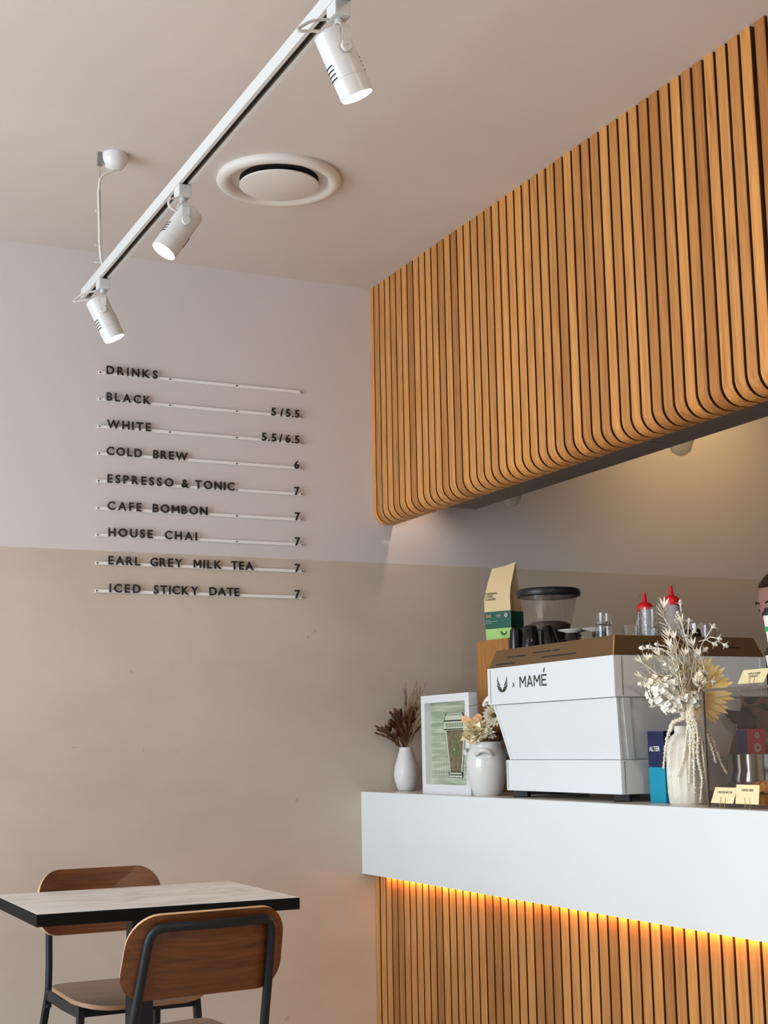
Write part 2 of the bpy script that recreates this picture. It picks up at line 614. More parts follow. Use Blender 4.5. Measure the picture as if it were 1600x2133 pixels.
def thing(name, label, cat, loc, group=None, rz=0.0):
    o = bpy.data.objects.new(name, None)
    o.empty_display_size = 0.05
    COL.objects.link(o)
    o.location = loc
    o.rotation_euler = (0, 0, rz)
    return tag(o, label, cat, group)


def recenter(o, c):
    """move a one-mesh object's origin to c without moving its shape"""
    c = Vector(c)
    o.data.transform(Matrix.Translation(-c))
    o.location = o.location + c
    return o


def struct(o):
    o['kind'] = 'structure'
    return o


_tc = {}


def text_mesh(txt, height, depth=0.002, bold=0.0, material=None, align='LEFT', squeeze=1.0):
    """flat lettering as a mesh, cap height given, origin at baseline start"""
    key = (txt, height, depth, bold, material.name, align, squeeze)
    if key in _tc:
        return _tc[key]
    if txt == 'M':
        _tc[key] = stroke_mesh([[(0.09, 0), (0.09, 1)], [(0.12, 0.97), (0.5, 0.32)], [(0.5, 0.32), (0.88, 0.97)], [(0.91, 1), (0.91, 0)]], height, 0.185, depth, material)
        return _tc[key]
    cu = bpy.data.curves.new('lettering', 'FONT')
    cu.body = txt
    cu.size = 1.0
    cu.offset = bold
    cu.resolution_u = 3
    cu.extrude = 0.5
    cu.align_x = align
    o = bpy.data.objects.new('lettering', cu)
    COL.objects.link(o)
    dg = bpy.context.evaluated_depsgraph_get()
    dg.update()
    me = bpy.data.meshes.new_from_object(o.evaluated_get(dg))
    bpy.data.objects.remove(o)
    bpy.data.curves.remove(cu)
    k = height / CAPH
    me.transform(Matrix.Diagonal((k * squeeze, k, depth, 1)))
    me.materials.clear()
    me.materials.append(material)
    me.name = 'lettering'
    _tc[key] = me
    return me


def stroke_mesh(strokes, height, w, depth, material, sx=1.0):
    """a letter drawn with straight strokes of width w (all in cap heights)"""
    mb = MB()
    for k, ((x0, y0), (x1, y1)) in enumerate(strokes):
        a, b = Vector((x0 * sx, y0)), Vector((x1 * sx, y1))
        n = (b - a).normalized()
        n = Vector((-n.y, n.x)) * w / 2
        mb.prism([(p.x * height, p.y * height) for p in (a - n, b - n, b + n, a + n)], -depth / 2, depth / 2 + 0.00002 * k)
    return mb.mesh('lettering', material)


def cap_height():
    cu = bpy.data.curves.new('l', 'FONT')
    cu.body = 'H'
    cu.size = 1.0
    o = bpy.data.objects.new('l', cu)
    COL.objects.link(o)
    dg = bpy.context.evaluated_depsgraph_get()
    dg.update()
    me = bpy.data.meshes.new_from_object(o.evaluated_get(dg))
    h = max(v.co.y for v in me.vertices)
    bpy.data.objects.remove(o)
    bpy.data.curves.remove(cu)
    bpy.data.meshes.remove(me)
    return h


CAPH = cap_height()
FACE_Y = Matrix.Rotation(R(90), 4, 'X')                                # reads on a face that looks to -Y
FACE_X = Matrix.Rotation(R(-90), 4, 'Z') @ Matrix.Rotation(R(90), 4, 'X')   # reads on a face that looks to -X


def put_text(name, txt, height, tf, parent, material, depth=0.0015, bold=0.0, squeeze=1.0, align='LEFT'):
    me = text_mesh(txt, height, depth, bold, material, align, squeeze)
    o = bpy.data.objects.new(name, me)
    COL.objects.link(o)
    o.parent = parent
    o.matrix_local = Matrix.Translation(-root_loc(parent)) @ tf
    return o


# ------------------------------------------------------------------ the room
struct(MB().box(-3.1, 6.1, 0.0, 0.12, FZ, CZ).build('wall_back', M['wall']))
struct(MB().box(-3.1, 6.1, -7.6, 0.12, FZ - 0.1, FZ).build('floor', M['floor']))
struct(MB().box(-3.1, 6.1, -7.6, 0.12, CZ, CZ + 0.1).build('ceiling', M['ceiling']))
struct(MB().box(6.0, 6.1, -7.6, 0.0, FZ, CZ).build('wall_right', M['dark_wall']))
mb = MB()
mb.box(-3.1, -3.0, -7.6, -3.7, FZ, CZ).box(-3.1, -3.0, -0.5, 0.0, FZ, CZ)
mb.box(-3.1, -3.0, -3.7, -0.5, FZ, 0.35).box(-3.1, -3.0, -3.7, -0.5, 2.75, CZ)
struct(mb.build('wall_left', M['plain_wall']))
mb = MB()
mb.box(-3.0, -2.0, -7.6, -7.5, FZ, CZ).box(3.2, 6.0, -7.6, -7.5, FZ, CZ)
mb.box(-2.0, 3.2, -7.6, -7.5, FZ, 0.35).box(-2.0, 3.2, -7.6, -7.5, 2.75, CZ)
struct(mb.build('wall_front', M['plain_wall']))
w1 = struct(MB().box(-3.06, -3.04, -3.7, -0.5, 0.35, 2.75).build('window_1', M['window_glass']))
w2 = struct(MB().box(-2.0, 3.2, -7.56, -7.54, 0.35, 2.75).build('window_2', M['window_glass']))
mb = MB()
for yy in (-3.68, -2.62, -1.56, -0.52):
    mb.box(-3.08, -3.01, yy - 0.02, yy + 0.02, 0.35, 2.75)
mb.box(-3.08, -3.01, -3.7, -0.5, 0.35, 0.39).box(-3.08, -3.01, -3.7, -0.5, 2.71, 2.75)
mb.build('window_frame', M['black_steel'], w1)
mb = MB()
for xx in (-1.98, -0.25, 1.45, 3.18):
    mb.box(xx - 0.02, xx + 0.02, -7.58, -7.51, 0.35, 2.75)
mb.box(-2.0, 3.2, -7.58, -7.51, 0.35, 0.39).box(-2.0, 3.2, -7.58, -7.51, 2.71, 2.75)
mb.build('window_frame', M['black_steel'], w2)

# ------------------------------------------------------------------ slatted bulkhead above the counter
XF, ZF = 2.361, 2.054
bulk = thing('slatted_bulkhead', 'long oak slatted bulkhead hanging from the ceiling above the counter', 'bulkhead', (XF + 0.1, -1.9, ZF))
rad = 0.055
prof = [(XF, CZ), (XF, ZF + rad)]
for i in range(1, 8):
    a = (PI / 2) * i / 8
    prof.append((XF + rad * (1 - math.cos(a)), ZF + rad * (1 - math.sin(a))))
prof += [(XF + rad, ZF), (XF + 0.085, ZF), (XF + 0.085, ZF + 0.018)]
inner = [(XF + 0.085, ZF + 0.018), (XF + rad, ZF + 0.018)]
r2 = rad - 0.018
for i in range(7, 0, -1):
    a = (PI / 2) * i / 8
    inner.append((XF + 0.018 + r2 * (1 - math.cos(a)), ZF + 0.018 + r2 * (1 - math.sin(a))))
inner += [(XF + 0.018, ZF + rad), (XF + 0.018, CZ)]
poly = prof[:-1] + inner
hw = 0.0197
rings = []
for y, ins in ((-hw, 0.0018), (-hw + 0.0018, 0), (hw - 0.0018, 0), (hw, 0.0018)):
    rr = []
    for k, (x, z) in enumerate(poly):
        if k < len(prof) - 1:
            # outward inset for the softened arris
            if k <= 1:
                dx, dz = ins, 0
            elif k >= len(prof) - 3:
                dx, dz = 0, ins
            else:
                a = (PI / 2) * (k - 1) / 8
                dx, dz = ins * math.cos(a), ins * math.sin(a)
            rr.append(Vector((x + dx, y, z + dz)))
        else:
            rr.append(Vector((x, y, z)))
    rings.append(rr)
_sb = MB().loft(rings, cap=False)
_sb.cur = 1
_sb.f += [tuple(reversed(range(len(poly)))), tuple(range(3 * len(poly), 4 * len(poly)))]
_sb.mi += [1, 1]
slat_me = _sb.mesh('slat', [M['oak'], M['oak_side_shade']], smooth=30)
for k in range(70):
    yc = -0.007 - 0.05 * k - (0.006 if k > 46 else 0)
    if k == 0:
        yc = -0.0215
    if k == 0:
        o = place('slat', slat_me, bulk)
        o.location = Vector((0, yc + 0.0, 0)) - root_loc(bulk)
        o.scale = (1, 0.70, 1)
        o.location = Vector((0, -0.0145, 0)) - root_loc(bulk)
    else:
        o = place('slat', slat_me, bulk)
        o.location = Vector((0, -0.0075 - 0.05 * k - (0.007 if k > 46 else 0), 0)) - root_loc(bulk)
# backing board behind the slats
mb = MB()
mb.box(XF + 0.0181, XF + 0.030, -3.52, -0.002, ZF + rad, CZ - 0.001)
bp = []
for i in range(0, 9):
    a = (PI / 2) * i / 8
    bp.append((XF + 0.0185 + (rad - 0.0185) * (1 - math.cos(a)), ZF + 0.0185 + (rad - 0.0185) * (1 - math.sin(a))))
bq_ = [(x + 0.01, z + 0.008) for x, z in reversed(bp)]
pl = bp + bq_
mb.loft([[Vector((x, y, z)) for x, z in pl] for y in (-3.52, -0.002)])
mb.build('backing_board', M['groove'], bulk)
mb = MB()
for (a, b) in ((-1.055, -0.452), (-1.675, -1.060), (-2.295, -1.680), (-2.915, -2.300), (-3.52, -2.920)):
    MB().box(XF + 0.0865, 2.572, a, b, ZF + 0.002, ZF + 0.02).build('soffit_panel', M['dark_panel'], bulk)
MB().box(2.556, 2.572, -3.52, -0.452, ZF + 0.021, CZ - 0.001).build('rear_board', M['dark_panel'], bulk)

# pendant lamps of faceted glass behind the bulkhead
pend = []
for n, (px_, py_, lab) in enumerate(((2.80, -0.33, 'small faceted glass pendant nearest the wall, barely showing below the bulkhead'),
                                     (2.80, -1.39, 'faceted glass pendant before the warm glow on the wall below the right of the bulkhead'))):
    t = thing('glass_pendant', lab, 'pendant lamp', (px_, py_, 2.115), 'faceted glass pendants behind the bulkhead')
    mb = MB().lathe([(0.012, 0.0), (0.030, 0.012), (0.046, 0.055), (0.030, 0.115), (0.014, 0.13)], 8, (px_, py_, 2.095 if n else 2.10), cap=True)
    mb.build('glass_shade', M['pendant_glass'], t)
    MB().lathe([(0.014, 0), (0.014, 0.04), (0.004, 0.05)], 12, (px_, py_, 2.226), cap=True).build('lamp_holder', M['black_plastic'], t)
    MB().tube([(px_, py_, 2.27), (px_, py_, CZ)], 0.003, 6).build('cord', M['black_plastic'], t)
spot('added_wall_glow_spot', (3.85, -0.60, 2.95), (3.95, 0.0, 2.30), 24, (1.0, 0.68, 0.30), 120, 1.0, 0.05)  # unseen spot added for the wall's warm glow, apart from both pendants
spot('corner_downlight', (2.50, -0.14, 2.31), (2.50, -0.06, 1.9), 4.5, (1.0, 0.72, 0.55), 100, 1.0, 0.012)

# ------------------------------------------------------------------ the counter
XC = 2.291
cnt = thing('cafe_counter', 'white topped cafe counter with a slatted oak front running to the right', 'counter', (2.6, -1.9, FZ))
mb = MB().box(XC, XC + 0.022, -3.6, -0.001, 0.723, CT)
mb.box(XC + 0.022, 3.0, -3.6, -0.001, 0.723, 0.740)
mb.build('counter_fascia', M['counter'], cnt)
MB().box(XC + 0.0225, 3.0, -3.6, -0.001, CT - 0.03, CT).build('worktop', M['counter_top'], cnt)
XS = 2.344
MB().box(XS + 0.014, XS + 0.03, -3.6, -0.001, FZ, 0.7225).build('backing_board', M['groove'], cnt)
MB().box(2.975, 3.0, -3.6, -0.001, FZ, 0.7225).build('rear_panel', M['plain_wall'], cnt)
bm_ = MB()
_z0, _z1 = FZ + 0.01, 0.7215
bm_.loft([[Vector((XS + i_, y, _z0)), Vector((XS + i_, y, _z1)), Vector((XS + 0.0135, y, _z1)), Vector((XS + 0.0135, y, _z0))] for y, i_ in ((-0.0200, 0.0014), (-0.0186, 0), (0.0186, 0), (0.0200, 0.0014))], cap=False)
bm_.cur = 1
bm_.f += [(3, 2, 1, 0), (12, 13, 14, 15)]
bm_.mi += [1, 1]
bs_me = bm_.mesh('slat', [M['oak_base'], M['oak_side_shade']])
o = place('slat', bs_me, cnt)
o.scale = (1, 0.82, 1)
o.location = Vector((0, -0.0185, 0)) - root_loc(cnt)
for k in range(71):
    o = place('slat', bs_me, cnt)
    o.location = Vector((0, -0.0665 - 0.0498 * k, 0)) - root_loc(cnt)
led = MB().box(XC + 0.040, XC + 0.046, -3.55, -0.10, 0.716, 0.7225).build('led_strip', M['led'], cnt)
area('counter_led_light', (XC + 0.040, -1.86, 0.713), (0, R(-42), 0), 0.006, 3.5, 2.6, (1.0, 0.36, 0.06))

# ------------------------------------------------------------------ ceiling vent
t = thing('ceiling_vent', 'round white air diffuser set in the ceiling', 'vent', (1.61, -0.915, CZ))
vc = (1.61, -0.915, CZ)
prof = [(0.200, 0.0), (0.203, -0.010), (0.196, -0.020), (0.180, -0.024), (0.165, -0.020), (0.155, -0.006), (0.150, 0.0)]
MB().lathe(prof, 72, vc).build('outer_ring', M['vent'], t, smooth=60)
MB().lathe([(0.152, -0.0008), (0.001, -0.0012)], 64, vc).build('throat', M['vent_dark'], t)
MB().lathe([(0.155, -0.004), (0.148, -0.0015), (0.128, -0.0015)], 64, vc).build('inner_ring', M['vent'], t, smooth=60)
MB().lathe([(0.001, -0.030), (0.118, -0.030), (0.128, -0.026), (0.1285, -0.022), (0.1, -0.014), (0.001, -0.012)], 72, vc).build('centre_disc', M['vent'], t, smooth=30)

# ------------------------------------------------------------------ track lighting
TX0, TX1, TZ0, TZ1 = 1.034, 1.067, 2.617, 2.650
YE = -0.665
tr = thing('lighting_track', 'white suspended lighting track running towards the camera', 'lighting track', (1.05, -2.3, TZ1))
mb = MB()
mb.box(TX0, TX1, -4.4, YE, TZ1 - 0.003, TZ1)
mb.box(TX0, TX0 + 0.003, -4.4, YE, TZ0, TZ1 - 0.003).box(TX1 - 0.003, TX1, -4.4, YE, TZ0, TZ1 - 0.003)
mb.box(TX0 + 0.003, TX0 + 0.009, -4.4, YE, TZ0, TZ0 + 0.002).box(TX1 - 0.009, TX1 - 0.003, -4.4, YE, TZ0, TZ0 + 0.002)
mb.build('track_body', M['white_metal'], tr)
MB().box(TX0 + 0.0035, TX1 - 0.0035, -4.4, YE, TZ0 + 0.014, TZ1 - 0.0035).build('track_groove', M['track_inside'], tr)
for xx in (TX0 + 0.0040, TX1 - 0.0105):
    MB().box(xx, xx + 0.0065, -4.4, YE, TZ0 + 0.0035, TZ0 + 0.0085).build('conductor', M['copper'], tr)
MB().box(TX0 - 0.001, TX1 + 0.001, YE, YE + 0.012, TZ0 - 0.001, TZ1 + 0.001).build('end_cap', M['white_metal'], tr, bevel=0.001)

rose = thing('ceiling_rose', 'small white ceiling rose feeding the cable of the lighting track', 'ceiling rose', (1.075, -0.887, CZ))
MB().lathe([(0.040, 0), (0.041, -0.006), (0.038, -0.026), (0.028, -0.042), (0.010, -0.050), (0.001, -0.050)], 32, (1.075, -0.887, CZ)).build('rose_cup', M['jug'], rose, smooth=True)
hk = thing('suspension_wire', 'thin steel suspension wire with a grey ceiling grip beside the white rose', 'suspension wire', (1.029, -0.885, CZ))
MB().box(1.021, 1.037, -0.893, -0.877, CZ - 0.042, CZ).build('wire_grip', M['steel_wire'], hk, bevel=0.003)
MB().tube([(1.029, -0.885, CZ - 0.042), (1.038, -0.885, TZ1 + 0.001)], 0.0013, 6).build('wire', M['steel_wire'], hk)
cb = MB().tube([(1.078, -0.889, CZ - 0.048), (1.062, -0.888, CZ - 0.058), (1.040, -0.886, CZ - 0.072), (1.030, -0.886, CZ - 0.088), (1.026, -0.886, CZ - 0.13),
                (1.028, -0.886, CZ - 0.18), (1.031, -0.886, CZ - 0.24), (1.032, -0.886, CZ - 0.29), (1.038, -0.886, CZ - 0.345), (1.044, -0.886, TZ1 + 0.001)], 0.0042, 8)
cbo = cb.build('power_cable', M['cable'], smooth=True)
recenter(cbo, (1.03, -0.886, 2.8))
tag(cbo, 'white power cable drooping from the ceiling rose to the track', 'cable')
for zz in (CZ - 0.19, CZ - 0.30, CZ - 0.355):
    MB().tube([(1.018, -0.886, zz), (1.034, -0.886, zz + 0.002)], 0.003, 6).build('cable_tie', M['cable'], cbo, world=True)
for c in cbo.children:
    c.location = -Vector(cbo.location)


def spotlight(yad, pz_y, d, roll_loop, label, lens_k=1.0):
    """a track spotlight; d is the beam direction, yad the adapter's place on the track"""
    d = Vector(d).normalized()
    t = thing('track_spotlight', label, 'spotlight', (1.05, yad, TZ0), 'white spotlights on the track')
    MB().box(1.0335, 1.0675, yad - 0.022, yad + 0.022, TZ0 - 0.032, TZ0 - 0.001).build('adapter', M['white_metal'], t, bevel=0.003)
    MB().lathe([(0.008, -0.012), (0.008, 0.0)], 16, (1.05, yad, TZ0 - 0.032), cap=True).build('swivel', M['white_metal'], t, smooth=True)
    h = Vector((d.x, d.y, 0)).normalized()
    s = Vector((h.y, -h.x, 0))            # tilt axis, turned so that it points to the viewer's side
    if s.y > 0:
        s = -s
    piv = Vector((1.05, yad, TZ0 - 0.032 - 0.012 - 0.060))
    rr = 0.0335
    ztop = TZ0 - 0.044
    # yoke: one strap bent over the head
    a = rr + 0.003
    pts = [piv + s * a, piv + s * a + Vector((0, 0, 0.035)), Vector((1.05, yad, ztop - 0.012)) + s * (a * 0.8), Vector((1.05, yad, ztop - 0.0015)) + s * 0.012,
           Vector((1.05, yad, ztop - 0.0015)) - s * 0.012, Vector((1.05, yad, ztop - 0.012)) - s * (a * 0.8), piv - s * a + Vector((0, 0, 0.035)), piv - s * a]
    MB().bar(pts, 0.019, 0.002, h).build('yoke', M['white_metal'], t)
    q = s.to_track_quat('Z', 'Y').to_matrix().to_4x4()
    for sg in (1, -1):
        tf = Matrix.Translation(piv + s * sg * (a - 0.001)) @ (s * sg).to_track_quat('Z', 'Y').to_matrix().to_4x4()
        MB().lathe([(0.012, 0), (0.012, 0.004), (0.010, 0.006), (0.001, 0.006)], 24, tf=tf).build('pivot_knob', M['white_metal'], t, smooth=True)
    # head: closed at the back, lens in front
    top = piv - d * 0.045
    tf = Matrix.Translation(top) @ d.to_track_quat('Z', 'Y').to_matrix().to_4x4()
    L = 0.134
    MB().lathe([(0.001, 0.0), (rr - 0.003, 0.0), (rr, 0.003), (rr, L - 0.038), (rr - 0.0007, L - 0.0375), (rr - 0.0007, L - 0.0365), (rr, L - 0.036), (rr, L), (rr - 0.002, L), (rr - 0.002, L - 0.008)], 48, tf=tf).build('lamp_head', M['white_metal'], t, smooth=30)
    MB().lathe([(0.001, L - 0.0045), (rr * 0.6, L - 0.004), (rr - 0.0022, L - 0.003)], 40, tf=tf).build('lens', M['lamp_face'], t, smooth=True)
    # cooling slots on both sides of the head
    for sg in (1, -1):
        side = roll_loop * sg
        ex = tf.to_3x3() @ Vector((1, 0, 0))
        ey = tf.to_3x3() @ Vector((0, 1, 0))
        # choose slot azimuth in head space
        al = math.atan2(SLOT.dot(ey), SLOT.dot(ex)) if sg == 1 else math.atan2(-SLOT.dot(ey), -SLOT.dot(ex))
        for k in range(4):
            zc = 0.066 + 0.0085 * k
            pts = []
            for j in range(7):
                aa = al + R(-24 + 8 * j)
                pts.append(tf @ Vector((math.cos(aa) * (rr + 0.0003), math.sin(aa) * (rr + 0.0003), zc)))
            MB().tube(pts, 0.0014, 6).build('cooling_slot', M['slot'], t, smooth=True)
    # supply lead looping into the back of the head
    b = top
    lo = [Vector((1.05, yad, TZ0 - 0.036)) - h * 0.02, b - d * 0.012 - h * 0.030 + Vector((0, 0, 0.006)), b - h * 0.060 - s * 0.004, b - h * 0.064 + Vector((0, 0, -0.010)), b - h * 0.035 + Vector((0, 0, -0.004)), b - h * 0.006 + d * 0.001]
    if roll_loop < 0:
        lo = [Vector((1.05, yad, TZ0 - 0.034)) + h * 0.018, Vector((1.05, yad, TZ0 - 0.040)) + h * 0.034 + s * 0.006, Vector((1.05, yad, TZ0 - 0.058)) + h * 0.038 + s * 0.01, Vector((1.05, yad, TZ0 - 0.070)) + h * 0.020 + s * 0.008, Vector((1.05, yad, TZ0 - 0.062)) - h * 0.004, b - h * 0.006 + d * 0.001]
    sm = []
    for i in range(len(lo) - 1):
        p0, p1, p2, p3 = lo[max(i - 1, 0)], lo[i], lo[i + 1], lo[min(i + 2, len(lo) - 1)]
        for k in range(5):
            u = k / 5
            sm.append(0.5 * ((2 * p1) + (p2 - p0) * u + (2 * p0 - 5 * p1 + 4 * p2 - p3) * u * u + (3 * p1 - p0 - 3 * p2 + p3) * u ** 3))
    sm.append(lo[-1])
    MB().tube(sm, 0.0032, 8).build('lead', M['cable'], t, smooth=True)
    lp = top + d * (L + 0.004)
    spot('spotlight_beam', lp, lp + d, 8 * lens_k, (1.0, 0.86, 0.68), 62, 0.8, 0.025)
    return t


SLOT = Vector((-0.903, -0.131, -0.408))
spotlight(-0.862, 0, (0.421, -0.09, -0.903), 1, 'far white spotlight at the end of the track, aimed down to the right')
SLOT = Vector((-0.839, -0.122, 0.53))
spotlight(-1.662, 0, (-0.537, 0.028, -0.843), -1, 'middle white spotlight on the track, aimed down to the left')
SLOT = Vector((-0.903, 0.085, -0.422))
spotlight(-2.655, 0, (0.423, -0.007, -0.906), 1, 'near white spotlight at the top of the picture, aimed down to the right')

# ------------------------------------------------------------------ menu rails with letters
ROWS = [
    (2.559, [('DRINKS', 1.2844, 1.4768)]),
    (2.459, [('BLACK', 1.2859, 1.452), ('5', 1.9273, 1.949), ('/', 1.9629, 1.9808), ('5.5', 1.9888, 2.0448)]),
    (2.357, [('WHITE', 1.2892, 1.4531), ('5.5', 1.8896, 1.9485), ('/', 1.9584, 1.9763), ('6.5', 1.9862, 2.0441)]),
    (2.257, [('COLD', 1.289, 1.4214), ('BREW', 1.4632, 1.5958), ('6', 2.0213, 2.0433)]),
    (2.155, [('ESPRESSO', 1.294, 1.5409), ('&', 1.5741, 1.5982), ('TONIC', 1.6243, 1.7791), ('7', 2.0226, 2.0425)]),
    (2.056, [('CAFE', 1.2955, 1.4219), ('BOMBON', 1.4634, 1.6733), ('7', 2.0239, 2.0437)]),
    (1.959, [('HOUSE', 1.3005, 1.4643), ('CHAI', 1.5096, 1.6327), ('7', 2.0232, 2.043)]),
    (1.857, [('EARL', 1.302, 1.4187), ('GREY', 1.4563, 1.5779), ('MILK', 1.6202, 1.7282), ('TEA', 1.7659, 1.8535), ('7', 2.0225, 2.0422)]),
    (1.757, [('ICED', 1.307, 1.4216), ('STICKY', 1.4699, 1.6392), ('DATE', 1.6818, 1.7981), ('7', 2.0218, 2.0414)]),
]
NAMES = ['drinks heading', 'black coffee', 'white coffee', 'cold brew', 'espresso and tonic', 'cafe bombon', 'house chai', 'earl grey milk tea', 'iced sticky date']
rail_me = MB().box(1.257, 2.056, -0.010, -0.0005, -0.0055, 0.0055).mesh('rail', M['rail'], bevel=0.001)
dot_me = MB().lathe([(0.0032, 0), (0.0032, 0.002), (0.001, 0.0022)], 10, tf=Matrix.Rotation(R(90), 4, 'X')).mesh('screw', M['screw'])
LH = 0.0292
for (z, words), nm in zip(ROWS, NAMES):
    t = thing('menu_line', 'white wall rail of black letters, the %s line of the menu' % nm, 'menu sign', (1.6565, 0, z), 'lines of the drinks menu on the wall')
    o = place('rail', rail_me, t)
    o.location = (-1.6565, 0, 0)
    for xx in (1.262, 1.526, 1.789, 2.052):
        covered = any(a - 0.006 < xx < b + 0.004 for _, a, b in words)
        if covered:
            continue
        o = place('screw', dot_me, t)
        o.location = (xx - 1.6565, -0.010, 0)
    for w, a, b in words:
        meshes = []
        for ch in w:
            me = text_mesh(ch, LH, 0.006, 0.020, M['letter'])
            x0 = min(v.co.x for v in me.vertices)
            x1 = max(v.co.x for v in me.vertices)
            meshes.append((me, x0, x1, ch))
        tot = sum(m_[2] - m_[1] for m_ in meshes)
        gap = ((b - a) - tot) / max(1, len(meshes) - 1)
        x = a if len(meshes) > 1 else (a + b) / 2 - tot / 2
        for me, x0, x1, ch in meshes:
            o = place('letter', me, t)
            o.rotation_euler = (R(90), 0, 0)
            o.location = (x - x0 - 1.6565, -0.0132, -0.0035 if True else 0)
            x += (x1 - x0) + gap

# ------------------------------------------------------------------ table
TBX0, TBX1, TBY0, TBY1, TBZ = 0.800, 1.513, -1.287, -0.715, 0.790
tb = thing('cafe_table', 'square cafe table with a marble look top and thick black edge', 'table', (1.15, -1.0, FZ))
MB().box(TBX0, TBX1, TBY0, TBY1, TBZ - 0.032, TBZ - 0.0012).build('table_top', M['black_edge'], tb)
MB().box(TBX0 + 0.0015, TBX1 - 0.0015, TBY0 + 0.0015, TBY1 - 0.0015, TBZ - 0.0012, TBZ).build('marble_surface', M['marble'], tb, label='white marble look surface of the table')
MB().box(1.118, 1.180, -1.031, -0.969, FZ + 0.02, TBZ - 0.040).build('column', M['black_steel'], tb, bevel=0.003)
MB().box(1.03, 1.27, -1.12, -0.88, TBZ - 0.040, TBZ - 0.032).build('mounting_plate', M['black_steel'], tb)
MB().box(0.93, 1.37, -1.22, -0.78, FZ, FZ + 0.02).build('base_plate', M['black_steel'], tb, bevel=0.004)


# ------------------------------------------------------------------ chairs (local: sitter looks to +Y, back at -Y, z from the floor)
def rrect(w, h, r, n=8, taper=0.0):
    """rounded rectangle outline; upper half narrower by taper"""
    pts = []
    for cx, cy, a0 in ((w / 2 - r, h / 2 - r, 0), (-w / 2 + r, h / 2 - r, 90), (-w / 2 + r, -h / 2 + r, 180), (w / 2 - r, -h / 2 + r, 270)):
        for i in range(n + 1):
            a = R(a0 + 90 * i / n)
            pts.append((cx + r * math.cos(a), cy + r * math.sin(a)))
    return pts


def grid_panel(w, h, r, nx, ny, fn, th, mats, name, parent, nrm):
    """curved plywood panel: rounded outline mapped through fn(u,v) -> point"""
    front, back = [], []
    outline = rrect(w, h, r)
    # rings shrinking towards the centre keep the faces regular
    rings = []
    K = 6
    for k in range(K):
        s = 1 - k / K
        rings.append([(x * s, y * s) for x, y in outline])
    mb = MB()
    n = len(outline)
    # faces in two colours: 0 face veneer, 1 edge
    def layer(off):
        return [[fn(x, y) + nrm(x, y) * off for x, y in rg] for rg in rings], fn(0, 0) + nrm(0, 0) * off
    A, ca = layer(th / 2)
    B, cb_ = layer(-th / 2)
    vs = [p for rg in A for p in rg] + [ca] + [p for rg in B for p in rg] + [cb_]
    nA = K * n + 1
    fs = []
    for k in range(K - 1):
        for i in range(n):
            j = (i + 1) % n
            fs.append((k * n + i, k * n + j, (k + 1) * n + j, (k + 1) * n + i))
            fs.append((nA + k * n + j, nA + k * n + i, nA + (k + 1) * n + i, nA + (k + 1) * n + j))
    for i in range(n):
        j = (i + 1) % n
        fs.append(((K - 1) * n + i, (K - 1) * n + j, K * n))
        fs.append((nA + (K - 1) * n + j, nA + (K - 1) * n + i, nA + K * n))
    mb.add(vs, fs)
    mb.cur = 1
    mb.f += [(i, nA + i, nA + (i + 1) % n, (i + 1) % n) for i in range(n)]
    mb.mi += [1] * n
    o = mb.build(name, mats, parent, smooth=35, world=False)
    return o


